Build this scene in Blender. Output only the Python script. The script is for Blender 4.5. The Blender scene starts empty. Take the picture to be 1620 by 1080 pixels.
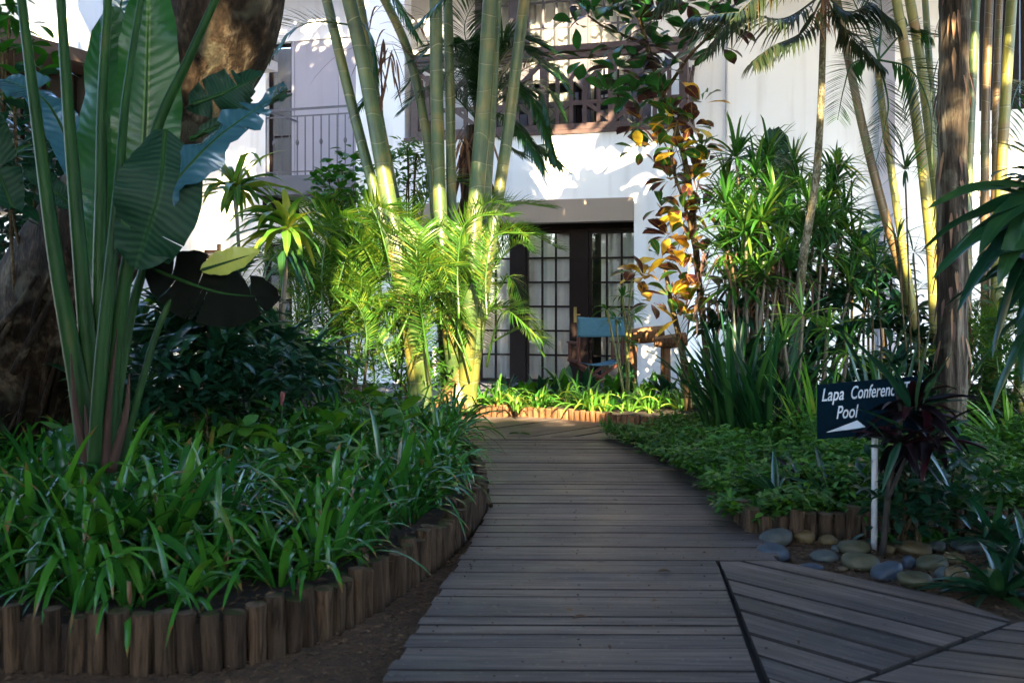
import bpy, math, random
import numpy as np
from mathutils import Vector, Matrix, noise

# ---------------------------------------------------------------- camera, world, sun
SC = bpy.context.scene
EYE, FPX, HZ = 1.25, 1620.0, 480.0          # eye height, focal length in photo pixels, horizon row
cam_d = bpy.data.cameras.new("camera"); cam = bpy.data.objects.new("camera", cam_d)
SC.collection.objects.link(cam); SC.camera = cam
cam.location = (0, 0, EYE); cam.rotation_euler = (math.radians(90), 0, 0)
cam_d.lens = 36.0; cam_d.sensor_width = 36.0; cam_d.shift_y = -60/1620
cam_d.clip_start = 0.05; cam_d.clip_end = 2000
cam_d.dof.use_dof = True; cam_d.dof.focus_distance = 10.0; cam_d.dof.aperture_fstop = 4.5

SUN_EL, SUN_AZ = math.radians(30), math.radians(-7)   # sun behind the camera, a little to the right
S = np.array([-math.sin(SUN_AZ)*math.cos(SUN_EL), -math.cos(SUN_AZ)*math.cos(SUN_EL), math.sin(SUN_EL)])
world = bpy.data.worlds.new("World"); SC.world = world; world.use_nodes = True
wn = world.node_tree.nodes; wl = world.node_tree.links
bg = wn.get("Background"); sky = wn.new("ShaderNodeTexSky"); sky.sky_type = 'NISHITA'
sky.sun_disc = False; sky.sun_elevation = SUN_EL; sky.sun_rotation = math.pi + SUN_AZ
sky.air_density = 1.0; sky.dust_density = 1.0; sky.ozone_density = 3.5
wl.new(sky.outputs[0], bg.inputs[0]); bg.inputs[1].default_value = 0.15
sl = bpy.data.lights.new("sun", 'SUN'); sl.energy = 4.4; sl.angle = math.radians(0.5); sl.color = (1.0, 0.78, 0.46)
so = bpy.data.objects.new("sun", sl); SC.collection.objects.link(so)
so.rotation_euler = Vector(S).to_track_quat('Z', 'Y').to_euler()
SC.view_settings.view_transform = 'Standard'; SC.view_settings.look = 'None'
SC.view_settings.exposure = 3.5; SC.view_settings.gamma = 1.0

rng = np.random.default_rng(7); random.seed(7)
R = math.radians
def P(px, py, d): return np.array([(px-810)/FPX*d, d, EYE-(py-HZ)/FPX*d])
def G(px, py, z=0.0):
    d = (EYE-z)*FPX/(py-HZ); return np.array([(px-810)/FPX*d, d, z])
def U(a, b, n=None): return rng.uniform(a, b, n)

# ---------------------------------------------------------------- mesh builder
class MB:
    def __init__(s): s.V=[]; s.F=[]; s.UV=[]; s.RV=[]; s.n=0
    def raw(s, V, F, UV, rv):
        s.V.append(np.asarray(V,float)); s.F.append(np.asarray(F,int)+s.n); s.UV.append(np.asarray(UV,float))
        s.RV.append(np.broadcast_to(rv,(len(V),)).astype(float)); s.n += len(V)
    def grid(s, Pt, rv=0.5, vs=None):
        """Pt (k,n,m,3): k sheets of n rows and m columns"""
        Pt = np.asarray(Pt,float)
        if Pt.ndim==3: Pt = Pt[None]
        k,n,m,_ = Pt.shape
        idx = np.arange(n*m).reshape(n,m)
        q = np.stack([idx[:-1,:-1],idx[:-1,1:],idx[1:,1:],idx[1:,:-1]],-1).reshape(-1,4)
        F = (q[None]+ (np.arange(k)*n*m)[:,None,None]).reshape(-1,4)
        u = np.broadcast_to(np.linspace(0,1,m)[None,None,:],(k,n,m))
        if vs is None: v = np.broadcast_to(np.linspace(0,1,n)[None,:,None],(k,n,m))
        else: v = np.broadcast_to(np.asarray(vs,float).reshape(1,n,1),(k,n,m))
        r = np.broadcast_to(np.asarray(rv,float).reshape(-1,1),(k,n*m)) if np.ndim(rv) else np.full((k,n*m),rv)
        s.raw(Pt.reshape(-1,3),F,np.stack([u,v],-1).reshape(-1,2),r.reshape(-1))
    def tube(s, pts, rad, m=10, rv=0.5, cap=True, v0=0.0):
        pts = np.asarray(pts,float); n=len(pts); rad = np.broadcast_to(rad,(n,)).astype(float)
        T = np.gradient(pts,axis=0); T/= np.linalg.norm(T,axis=1)[:,None]+1e-9
        a = np.array([1.,0,0]) if abs(T[0][0])<.8 else np.array([0,1.,0])
        rings=[]
        for i in range(n):
            a = a - T[i]*a.dot(T[i]); a/=np.linalg.norm(a); b=np.cross(T[i],a)
            th = np.linspace(0,2*math.pi,m+1)
            rings.append(pts[i]+rad[i]*(np.cos(th)[:,None]*a+np.sin(th)[:,None]*b))
        L = v0+np.concatenate([[0],np.cumsum(np.linalg.norm(np.diff(pts,axis=0),axis=1))])
        if cap:
            rings = [np.repeat(pts[:1],m+1,0)]+rings+[np.repeat(pts[-1:],m+1,0)]
            L = np.concatenate([[L[0]],L,[L[-1]]])
        s.grid(np.array(rings),rv,L)
    def prism(s, poly, z0, z1, rv=0.5, uv=None):
        """convex or simple polygon (list of xy) extruded"""
        n=len(poly); poly=np.asarray(poly,float)
        uvp = poly if uv is None else np.asarray(uv,float)
        V=np.vstack([np.c_[poly,np.full(n,z0)],np.c_[poly,np.full(n,z1)]])
        s.NG = getattr(s,'NG',[])
        base=s.n; s.V.append(V); s.UV.append(np.vstack([uvp,uvp])); s.RV.append(np.full(2*n,rv)); s.n+=2*n
        s.NG.append([base+n+i for i in range(n)]); s.NG.append([base+n-1-i for i in range(n)])
        for i in range(n): j=(i+1)%n; s.NG.append([base+i,base+j,base+n+j,base+n+i])
    def box(s, c, size, rz=0.0, rv=0.5, M=None):
        x,y,z=[q/2 for q in size]
        V=np.array([[-x,-y,-z],[x,-y,-z],[x,y,-z],[-x,y,-z],[-x,-y,z],[x,-y,z],[x,y,z],[-x,y,z]])
        if M is not None: W=V@np.array(M).T
        else:
            cs,sn=math.cos(rz),math.sin(rz); W=V@np.array([[cs,sn,0],[-sn,cs,0],[0,0,1]])
        W=W+np.asarray(c,float)
        F=[[0,3,2,1],[4,5,6,7],[0,1,5,4],[1,2,6,5],[2,3,7,6],[3,0,4,7]]
        s.raw(W,F,V[:,[0,2]]+V[:,[1,1]]*.3,rv)
    def bx(s, a, b, rv=0.5):       # box by two corners
        a=np.asarray(a,float); b=np.asarray(b,float); s.box((a+b)/2,np.abs(b-a),rv=rv)
    def bar(s, a, b, w, t, rv=0.5, face=(0,1,0)):   # rectangular bar from a to b, w across, t along face
        a=np.asarray(a,float); b=np.asarray(b,float); d=b-a; L=np.linalg.norm(d); d/=L
        f=np.asarray(face,float); f=f-d*f.dot(d); f/=np.linalg.norm(f); x=np.cross(d,f)
        s.box((a+b)/2,(w,t,L),M=np.stack([x,f,d],1),rv=rv)
    def mesh(s, name, mat, smooth=True, sharp=None):
        V=np.concatenate(s.V); UV=np.concatenate(s.UV); RV=np.concatenate(s.RV)
        F=np.concatenate(s.F) if s.F else np.zeros((0,4),int)
        NG=getattr(s,'NG',[])
        li=np.concatenate([F.reshape(-1)]+[np.array(f) for f in NG]).astype(np.int32)
        tot=np.concatenate([np.full(len(F),4),np.array([len(f) for f in NG],int)]).astype(np.int32)
        st=np.concatenate([[0],np.cumsum(tot)[:-1]]).astype(np.int32)
        me=bpy.data.meshes.new(name)
        me.vertices.add(len(V)); me.vertices.foreach_set('co',V.astype(np.float32).ravel())
        me.loops.add(len(li)); me.loops.foreach_set('vertex_index',li)
        me.polygons.add(len(tot)); me.polygons.foreach_set('loop_start',st)
        uvl=me.uv_layers.new(name='UVMap'); uvl.data.foreach_set('uv',UV[li].astype(np.float32).ravel())
        at=me.attributes.new('rv','FLOAT','POINT'); at.data.foreach_set('value',RV.astype(np.float32))
        me.update(calc_edges=True)
        me.polygons.foreach_set('use_smooth',np.full(len(tot),smooth))
        if sharp: me.set_sharp_from_angle(angle=R(sharp))
        me.materials.append(mat); me.validate()
        return me

COL = SC.collection
def link(name, data, parent=None, loc=None):
    o=bpy.data.objects.new(name,data); COL.objects.link(o)
    if parent is not None: o.parent=parent
    if loc is not None: o.location=tuple(loc)
    return o
def build(name, mb, mat, parent=None, loc=None, smooth=True, sharp=None, local=False):
    """link mb as one object; when local is False, its points are world points and loc becomes the origin"""
    o_=np.zeros(3) if (loc is None or local) else np.asarray(loc,float)
    if parent is not None and not local: o_=np.asarray(parent.get('_o',(0,0,0)))
    if not local and o_.any(): mb.V=[v-o_ for v in mb.V]
    me=mb.mesh(name,mat,smooth,sharp)
    return link(name,me,parent,loc if parent is None or local else None)
def tag(o,label=None,cat=None,group=None,kind=None):
    if label: o['label']=label
    if cat: o['category']=cat
    if group: o['group']=group
    if kind: o['kind']=kind
    return o
def thing(name,label,cat,loc=(0,0,0),group=None,rz=0):
    o=link(name,None,None,loc); o.rotation_euler=(0,0,rz); o.empty_display_size=.1
    o['_o']=[float(q) for q in loc]
    return tag(o,label,cat,group)

def crom(pts, n=8):
    """Catmull-Rom through the points"""
    p=[np.asarray(q,float) for q in pts]; p=[2*p[0]-p[1]]+p+[2*p[-1]-p[-2]]
    out=[]
    for i in range(1,len(p)-2):
        for t in np.linspace(0,1,n,endpoint=False):
            out.append(.5*((2*p[i])+(-p[i-1]+p[i+1])*t+(2*p[i-1]-5*p[i]+4*p[i+1]-p[i+2])*t*t+(-p[i-1]+3*p[i]-3*p[i+1]+p[i+2])*t**3))
    out.append(p[-2]); return np.array(out)

# ---------------------------------------------------------------- leaves
def prof(kind,t):
    if kind=='strap': return np.clip(.45+2.2*t,0,1)*np.sqrt(np.clip(1-t**2.5,0,1))*1.0
    if kind=='ell':   return np.sin(np.pi*np.clip(t,0,1)**.85)**.75
    if kind=='obov':  return np.sin(np.pi*np.clip(t,0,1)**1.35)**.8
    if kind=='lance': return np.clip(t*4+.12,0,1)**.7*np.clip(1-t,0,1)**.62*1.15
    if kind=='pad':   return np.clip(np.sin(np.pi*np.clip(t*.96+.02,0,1)),0,1)**.42
def az_el(az,el): return np.stack([np.cos(az)*np.cos(el),np.sin(az)*np.cos(el),np.sin(el)],-1)
def ribbons(mb, base, d0, L, W, droop=.8, fold=.18, n=6, kind='strap', roll=0.0, rv=None, wav=0.0, pw=1.3, m=3):
    base=np.atleast_2d(base).astype(float); d0=np.atleast_2d(d0).astype(float); k=max(len(base),len(d0))
    base=np.broadcast_to(base,(k,3)); d0=np.broadcast_to(d0,(k,3)); d0=d0/np.linalg.norm(d0,axis=1)[:,None]
    L=np.broadcast_to(L,(k,)).astype(float); W=np.broadcast_to(W,(k,)).astype(float); droop=np.broadcast_to(droop,(k,)); roll=np.broadcast_to(roll,(k,))
    t=np.linspace(0,1,n+1)
    D=d0[:,None,:]+droop[:,None,None]*(t**pw)[None,:,None]*np.array([0,0,-1.])
    D/=np.linalg.norm(D,axis=2)[:,:,None]+1e-9
    pts=np.concatenate([np.zeros((k,1,3)),np.cumsum((D[:,1:]+D[:,:-1])/2*(L/n)[:,None,None],axis=1)],1)+base[:,None]
    hor=d0[:,:2]; hn=np.linalg.norm(hor,axis=1); az=np.where(hn>1e-4,np.arctan2(hor[:,1],hor[:,0]),0)
    side=np.stack([np.sin(az),-np.cos(az),np.zeros(k)],-1)[:,None]
    side=np.broadcast_to(side,D.shape); nor=np.cross(side,D)
    cr,sr=np.cos(roll)[:,None,None],np.sin(roll)[:,None,None]
    s2=side*cr+nor*sr; nor=nor*cr-side*sr; side=s2
    w=(W[:,None]*prof(kind,t)[None])[:,:,None]/2
    cols=[]
    ph=rng.uniform(0,6.28,(k,1,1))
    for j in range(m):
        q=2*j/(m-1)-1
        wv=wav*w*np.sin(ph+t[None,:,None]*14+(0 if q<0 else 1.5))*abs(q)
        cols.append(pts+side*w*q+nor*(abs(q)*fold*w*2+wv))
    Pt=np.stack(cols,2)
    if rv is None: rv=rng.uniform(0,1,k)
    mb.grid(Pt,rv)
def rosette(mb, c, n, L, W, el=(.1,1.2), droop=(.6,1.4), kind='strap', nseg=6, fold=.18, wav=0., azr=(0,6.283), spread=.02, rvr=(0,1),m=3):
    az=rng.uniform(*azr,n); e=rng.uniform(*el,n)
    d=az_el(az,e); b=np.asarray(c)[None]+d*spread
    ribbons(mb,b,d,L*rng.uniform(.7,1.1,n),W*rng.uniform(.75,1.15,n),rng.uniform(*droop,n),fold,nseg,kind,rng.uniform(-.35,.35,n),rng.uniform(*rvr,n),wav,m=m)
def frond(mb_r, mb_l, curve, leaf=.42, W=.022, npair=34, ang=.75, vee=.35, droop=.5, r0=.012, nrm=(0,0,1), start=.14, nseg=3, ragged=0.0):
    """a feather leaf: rachis along the curve (mb_r) with leaflets (mb_l)"""
    c=crom(curve,8); n=len(c); T=np.gradient(c,axis=0); T/=np.linalg.norm(T,axis=1)[:,None]
    mb_r.tube(c,np.linspace(r0,r0*.25,n),5)
    t=np.linspace(start,.985,npair); ii=t*(n-1)
    i0=np.floor(ii).astype(int).clip(0,n-2); f=(ii-i0)[:,None]
    p=c[i0]*(1-f)+c[i0+1]*f; tt=T[i0]*(1-f)+T[i0+1]*f
    up=np.asarray(nrm,float)[None]-tt*(tt@np.asarray(nrm,float))[:,None]; up/=np.linalg.norm(up,axis=1)[:,None]+1e-9
    sd=np.cross(tt,up)
    pl=np.sin(np.pi*(.12+.8*(t-start)/(1-start)))**.6
    for sg in (-1,1):
        a=ang*(1-.35*t)[:,None]+rng.normal(0,.05,(npair,1))
        d=sg*sd*np.sin(a+.25)+tt*np.cos(a+.25)+up*vee*rng.uniform(.6,1.3,(npair,1))
        L=leaf*pl*rng.uniform(.88,1.05,npair)
        if ragged: L*=np.where(rng.uniform(0,1,npair)<ragged,rng.uniform(.2,.7,npair),1)
        ribbons(mb_l,p,d,L,W,droop*rng.uniform(.6,1.4,npair),.12,nseg,'lance',rng.uniform(-.3,.3,npair),rv=np.clip(rng.normal(.5,.2,npair),0,1))

# ---------------------------------------------------------------- materials
def newmat(name):
    m=bpy.data.materials.new(name); m.use_nodes=True; nt=m.node_tree; b=nt.nodes['Principled BSDF']; return m,nt,b
def N(nt,t,**k):
    n=nt.nodes.new(t)
    for a,v in k.items(): setattr(n,a,v)
    return n
def ramp(nt,stops,fac,interp='LINEAR'):
    r=N(nt,'ShaderNodeValToRGB'); r.color_ramp.interpolation=interp; e=r.color_ramp.elements
    while len(e)<len(stops): e.new(.5)
    for q,(p,c) in zip(e,stops): q.position=p; q.color=(*c,1)
    nt.links.new(fac,r.inputs[0]); return r.outputs[0]
def noi(nt,scale,detail=3,vec=None,dist=0.,rough=.5):
    n=N(nt,'ShaderNodeTexNoise'); n.inputs['Scale'].default_value=scale; n.inputs['Detail'].default_value=detail
    n.inputs['Distortion'].default_value=dist; n.inputs['Roughness'].default_value=rough
    if vec is not None: nt.links.new(vec,n.inputs['Vector'])
    return n.outputs[0]
def attr(nt,name='rv'): a=N(nt,'ShaderNodeAttribute',attribute_name=name); return a.outputs['Fac']
def mth(nt,op,a,b=None,c=None):
    n=N(nt,'ShaderNodeMath',operation=op)
    for i,q in enumerate((a,b,c)):
        if q is None: continue
        if isinstance(q,(int,float)): n.inputs[i].default_value=q
        else: nt.links.new(q,n.inputs[i])
    return n.outputs[0]
def mixc(nt,f,a,b,bt='MIX'):
    n=N(nt,'ShaderNodeMix',data_type='RGBA',blend_type=bt)
    for i,q in ((0,f),(6,a),(7,b)):
        if isinstance(q,(int,float)): n.inputs[i].default_value=q
        elif isinstance(q,tuple): n.inputs[i].default_value=(*q,1)
        else: nt.links.new(q,n.inputs[i])
    return n.outputs[2]
def bump(nt,b,h,s=.3,d=.01):
    n=N(nt,'ShaderNodeBump'); n.inputs['Strength'].default_value=s; n.inputs['Distance'].default_value=d
    nt.links.new(h,n.inputs['Height']); nt.links.new(n.outputs[0],b.inputs['Normal'])
def mapv(nt,src,sc):
    t=N(nt,'ShaderNodeTexCoord'); mp=N(nt,'ShaderNodeMapping'); mp.inputs['Scale'].default_value=sc
    nt.links.new(t.outputs[src],mp.inputs[0]); return mp.outputs[0]

def leafmat(name, stops, rough=.38, trans=.28, tcol=None, rib=(.0,.0,.0), ribf=0., veins=0., nsc=5., spots=None, spec=.5, tips=False):
    m,nt,b=newmat(name); L=nt.links
    geo=N(nt,'ShaderNodeTexCoord')
    nz=noi(nt,nsc,2,geo.outputs['Object'])
    f=mth(nt,'ADD',mth(nt,'MULTIPLY',attr(nt),.8),mth(nt,'MULTIPLY',mth(nt,'SUBTRACT',nz,.4),.7))
    col=ramp(nt,stops,f)
    uv=N(nt,'ShaderNodeSeparateXYZ'); tc=N(nt,'ShaderNodeUVMap'); L.new(tc.outputs[0],uv.inputs[0])
    if ribf:
        d=mth(nt,'ABSOLUTE',mth(nt,'SUBTRACT',uv.outputs[0],.5)); k=mth(nt,'MULTIPLY',mth(nt,'LESS_THAN',d,.045),ribf)
        col=mixc(nt,k,col,rib)
    if spots:
        s=ramp(nt,[(.55,(0,0,0)),(.66,(1,1,1))],noi(nt,spots[1],3,geo.outputs['Object']))
        col=mixc(nt,mth(nt,'MULTIPLY',s,.8),col,spots[0])
    if tips:
        tk=mth(nt,'MULTIPLY',mth(nt,'GREATER_THAN',mth(nt,'ADD',uv.outputs[1],mth(nt,'MULTIPLY',mth(nt,'SUBTRACT',noi(nt,11,2,geo.outputs['Object']),.5),.5)),.93),.85); col=mixc(nt,tk,col,(.14,.075,.025))
    L.new(col,b.inputs['Base Color']); b.inputs['Roughness'].default_value=rough; b.inputs['Specular IOR Level'].default_value=spec
    if veins:
        d=mth(nt,'ABSOLUTE',mth(nt,'SUBTRACT',uv.outputs[0],.5))
        w=mth(nt,'SINE',mth(nt,'ADD',mth(nt,'MULTIPLY',mth(nt,'SUBTRACT',uv.outputs[1],mth(nt,'MULTIPLY',d,.12)),veins),mth(nt,'MULTIPLY',noi(nt,5,3,geo.outputs['Object']),14.)))
        bump(nt,b,w,.16,.006)
        col2=mixc(nt,mth(nt,'MULTIPLY',mth(nt,'ADD',w,1),.035),col,(.12,.26,.10)); L.new(col2,b.inputs['Base Color'])
    tr=N(nt,'ShaderNodeBsdfTranslucent'); hs=N(nt,'ShaderNodeHueSaturation'); hs.inputs['Hue'].default_value=.485; hs.inputs['Saturation'].default_value=1.1; hs.inputs['Value'].default_value=1.7
    L.new(col,hs.inputs['Color']); L.new(hs.outputs[0],tr.inputs[0])
    mx=N(nt,'ShaderNodeMixShader'); mx.inputs[0].default_value=trans
    L.new(b.outputs[0],mx.inputs[1]); L.new(tr.outputs[0],mx.inputs[2]); L.new(mx.outputs[0],nt.nodes['Material Output'].inputs[0])
    return m
M={}
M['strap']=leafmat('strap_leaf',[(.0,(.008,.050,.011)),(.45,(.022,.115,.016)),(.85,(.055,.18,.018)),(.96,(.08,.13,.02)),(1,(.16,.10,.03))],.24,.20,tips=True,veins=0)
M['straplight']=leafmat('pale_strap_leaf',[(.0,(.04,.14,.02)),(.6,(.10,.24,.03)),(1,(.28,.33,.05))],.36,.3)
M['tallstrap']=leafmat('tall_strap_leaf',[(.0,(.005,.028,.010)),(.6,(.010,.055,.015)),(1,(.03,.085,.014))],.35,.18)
M['drac']=leafmat('dracaena_leaf',[(.0,(.005,.026,.016)),(.6,(.010,.048,.022)),(1,(.03,.08,.018))],.28,.2,rib=(.03,.10,.03),ribf=.6)
M['dracy']=leafmat('variegated_leaf',[(.0,(.03,.10,.02)),(.5,(.06,.16,.02)),(1,(.30,.30,.04))],.33,.3,rib=(.22,.26,.05),ribf=.6)
M['areca']=leafmat('areca_leaflet',[(.0,(.015,.070,.010)),(.5,(.050,.135,.016)),(1,(.20,.23,.025))],.36,.32)
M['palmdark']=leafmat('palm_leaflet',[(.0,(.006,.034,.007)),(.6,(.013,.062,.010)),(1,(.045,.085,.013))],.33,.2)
M['deadleaf']=leafmat('dead_leaf',[(.0,(.035,.015,.018)),(.5,(.11,.055,.03)),(1,(.26,.15,.07))],.7,.15)
M['banana']=leafmat('banana_leaf',[(.0,(.005,.045,.009)),(.6,(.009,.070,.010)),(1,(.014,.085,.012))],.36,.45,rib=(.07,.16,.03),ribf=.9,veins=170.,nsc=2.)
M['bananadark']=leafmat('dark_banana_leaf',[(.0,(.002,.014,.010)),(.7,(.004,.026,.014)),(1,(.006,.034,.014))],.55,.12,spec=.15,rib=(.01,.04,.015),ribf=.8,veins=150.,nsc=2.)
M['bananablue']=leafmat('sky_sheen_leaf',[(.0,(.010,.045,.060)),(.6,(.022,.075,.11)),(1,(.028,.085,.10))],.24,.15,rib=(.03,.09,.07),ribf=.9,veins=150.,nsc=2.,spec=.9)  # sky sheen on green leaves, painted in as a blue base colour
M['blackleaf']=leafmat('shaded_black_leaf',[(.0,(.002,.0025,.002)),(1,(.006,.008,.005))],.8,.05,spec=.05)  # near-black: shade of the folded, backlit leaf put into its colour
M['bananayellow']=leafmat('yellow_banana_leaf',[(.0,(.25,.33,.05)),(1,(.45,.42,.10))],.4,.35,veins=60.)
M['croton']=leafmat('croton_leaf',[(.0,(.018,.075,.014)),(.30,(.035,.12,.018)),(.42,(.07,.018,.016)),(.60,(.035,.014,.016)),(.68,(.30,.16,.02)),(.85,(.55,.38,.03)),(1,(.42,.40,.05))],.3,.3,rib=(.40,.22,.04),ribf=.5,nsc=9.)
M['crotondark']=leafmat('croton_leaf_green',[(.0,(.012,.055,.014)),(.4,(.02,.10,.02)),(.6,(.03,.012,.014)),(.8,(.05,.018,.014)),(1,(.06,.16,.02))],.28,.25,nsc=7.)
M['cordyline']=leafmat('cordyline_leaf',[(.0,(.003,.002,.003)),(.6,(.008,.003,.005)),(.85,(.035,.006,.010)),(1,(.012,.008,.008))],.42,.10,spec=.3)
M['broad']=leafmat('broad_leaf',[(.0,(.010,.06,.008)),(.6,(.022,.11,.010)),(1,(.06,.17,.016))],.4,.32)
M['cover']=leafmat('ground_cover_leaf',[(.0,(.012,.060,.008)),(.5,(.032,.125,.012)),(1,(.10,.21,.02))],.5,.3)
M['fan']=leafmat('fan_leaf',[(.0,(.010,.055,.010)),(.6,(.028,.105,.014)),(1,(.11,.17,.022))],.32,.25)
M['crown']=leafmat('tree_leaf',[(.0,(.012,.05,.012)),(1,(.04,.12,.02))],.4,.12)

def mat_stem(name, c1, c2, c3, ring=.27, ringc=(.17,.18,.09)):
    m,nt,b=newmat(name); L=nt.links
    uv=N(nt,'ShaderNodeSeparateXYZ'); tc=N(nt,'ShaderNodeUVMap'); L.new(tc.outputs[0],uv.inputs[0])
    ob=N(nt,'ShaderNodeTexCoord').outputs['Object']
    nz=noi(nt,2.2,4,ob,.3); col=ramp(nt,[(.32,c1),(.52,c2),(.68,c3)],nz)
    fr=mth(nt,'FRACT',mth(nt,'DIVIDE',mth(nt,'ADD',uv.outputs[1],mth(nt,'MULTIPLY',noi(nt,2.,1,ob),.35)),ring))
    k=mth(nt,'LESS_THAN',fr,.035); k2=mth(nt,'MULTIPLY',mth(nt,'LESS_THAN',mth(nt,'ABSOLUTE',mth(nt,'SUBTRACT',fr,.08)),.03),.5)
    col=mixc(nt,mth(nt,'MULTIPLY',k,.8),col,ringc); col=mixc(nt,k2,col,(.05,.06,.02))
    n2=noi(nt,35,4,ob,0,.7); col=mixc(nt,mth(nt,'MULTIPLY',ramp(nt,[(.5,(0,0,0)),(.75,(1,1,1))],n2),.35),col,(.10,.08,.04))
    vs=N(nt,'ShaderNodeMapping'); vs.inputs['Scale'].default_value=(9,9,.9); L.new(ob,vs.inputs[0])
    n3=noi(nt,6,4,vs.outputs[0],0,.65); col=mixc(nt,.45,col,ramp(nt,[(.3,(.45,.45,.45)),(.7,(1.25,1.25,1.2))],n3),'MULTIPLY')
    L.new(col,b.inputs['Base Color']); b.inputs['Roughness'].default_value=.42
    bump(nt,b,mth(nt,'ADD',mth(nt,'MULTIPLY',k,1.0),mth(nt,'MULTIPLY',n3,.35)),.4,.004)
    return m
M['stem']=mat_stem('palm_stem_green',(.020,.048,.020),(.055,.095,.022),(.15,.125,.025))
M['stem2']=mat_stem('palm_stem_yellow',(.075,.10,.02),(.19,.18,.03),(.19,.10,.025),.22,(.24,.23,.12))
M['stem3']=mat_stem('palm_stem_brown',(.085,.05,.02),(.13,.08,.03),(.07,.08,.025),.13,(.22,.18,.10))
M['cane']=mat_stem('cane_bark',(.05,.036,.02),(.08,.06,.03),(.045,.045,.02),.05,(.12,.10,.05))
def mat_bark(name,c1,c2,c3,sc=3.,zs=.35,bs=.6):
    m,nt,b=newmat(name); L=nt.links
    v=mapv(nt,'Object',(1,1,zs)); n1=noi(nt,sc,6,v,.6,.6); n2=noi(nt,sc*5,6,v,.4,.65); n3=noi(nt,sc*.9,2,mapv(nt,'Object',(1,1,1)),.5)
    col=ramp(nt,[(.38,c1),(.52,c2),(.64,c3)],n1)
    col=mixc(nt,.85,col,ramp(nt,[(.35,(.25,.25,.25)),(.65,(1.4,1.4,1.4))],n2),'MULTIPLY')
    col=mixc(nt,mth(nt,'MULTIPLY',ramp(nt,[(.56,(0,0,0)),(.70,(1,1,1))],n3),.3),col,(.10,.10,.07))
    L.new(col,b.inputs['Base Color']); b.inputs['Specular IOR Level'].default_value=.12; b.inputs['Roughness'].default_value=.85
    bump(nt,b,mth(nt,'ADD',n1,mth(nt,'MULTIPLY',n2,.6)),bs,.03); return m
M['bark']=mat_bark('tree_bark',(.006,.004,.002),(.020,.013,.008),(.080,.064,.044),6.,.5,1.0)
M['barkpalm']=mat_bark('old_palm_bark',(.012,.009,.006),(.046,.036,.027),(.15,.13,.10),8.,.09,1.0)
M['twig']=mat_bark('twig_bark',(.03,.02,.01),(.075,.055,.028),(.12,.095,.05),14.,.4)
M['thin']=mat_bark('lichen_bark',(.05,.045,.025),(.11,.10,.06),(.22,.20,.15),16.,.6)
def mat_log(name,c1,c2,moss=.9):
    m,nt,b=newmat(name); L=nt.links
    v=mapv(nt,'Object',(1,1,.07)); n1=noi(nt,38,6,v,.6,.7); a=attr(nt)
    col=ramp(nt,[(.36,c1),(.5,tuple(.5*(p+q) for p,q in zip(c1,c2))),(.66,c2)],n1)
    col=mixc(nt,.7,col,ramp(nt,[(0,(.55,.5,.5)),(.5,(.95,.9,.85)),(1,(1.5,1.35,1.2))],a),'MULTIPLY')
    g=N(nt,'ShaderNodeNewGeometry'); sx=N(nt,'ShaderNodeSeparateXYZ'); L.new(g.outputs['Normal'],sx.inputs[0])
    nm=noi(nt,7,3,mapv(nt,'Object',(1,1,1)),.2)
    top=mth(nt,'GREATER_THAN',sx.outputs[2],.6); col=mixc(nt,mth(nt,'MULTIPLY',top,.7),col,tuple(min(.4,q*1.9) for q in c2))  # end grain painted lighter for the light the tops catch
    k=mth(nt,'MULTIPLY',top,ramp(nt,[(.38,(0,0,0)),(.55,(1,1,1))],nm))
    col=mixc(nt,mth(nt,'MULTIPLY',k,moss),col,(.04,.048,.012))
    L.new(col,b.inputs['Base Color']); b.inputs['Specular IOR Level'].default_value=.12; b.inputs['Roughness'].default_value=.85; bump(nt,b,n1,1.0,.02); return m
M['log']=mat_log('log_wood',(.011,.008,.005),(.088,.062,.043))
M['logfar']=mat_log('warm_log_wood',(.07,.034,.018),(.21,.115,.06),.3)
def mat_deck():
    m,nt,b=newmat('deck_wood'); L=nt.links
    tc=N(nt,'ShaderNodeUVMap'); mp=N(nt,'ShaderNodeMapping'); mp.inputs['Scale'].default_value=(1.0,17,1); L.new(tc.outputs[0],mp.inputs[0])
    n1=noi(nt,2.2,8,mp.outputs[0],.5,.62); n2=noi(nt,2.5,4,mapv(nt,'Object',(1,1,1)),.6); n3=noi(nt,38,2,mapv(nt,'Object',(1,1,1)))
    col=ramp(nt,[(.28,(.024,.019,.018)),(.50,(.084,.069,.064)),(.74,(.175,.148,.134))],n1)
    col=mixc(nt,.8,col,ramp(nt,[(.3,(.6,.58,.58)),(.7,(1.25,1.2,1.15))],n2),'MULTIPLY')
    col=mixc(nt,.85,col,ramp(nt,[(0,(.55,.54,.58)),(.5,(.98,.95,.96)),(1,(1.45,1.32,1.24))],attr(nt)),'MULTIPLY')
    # pale grit and small stains worn into the boards
    col=mixc(nt,mth(nt,'MULTIPLY',ramp(nt,[(.66,(0,0,0)),(.72,(1,1,1))],n3),.35),col,(.28,.24,.18))
    L.new(col,b.inputs['Base Color']); L.new(ramp(nt,[(.3,(.42,.42,.42)),(.7,(.68,.68,.68))],n2),b.inputs['Roughness'])
    b.inputs['Specular IOR Level'].default_value=.4
    bump(nt,b,mth(nt,'ADD',n1,mth(nt,'MULTIPLY',n3,.25)),.55,.006); return m
M['deck']=mat_deck()
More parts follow.
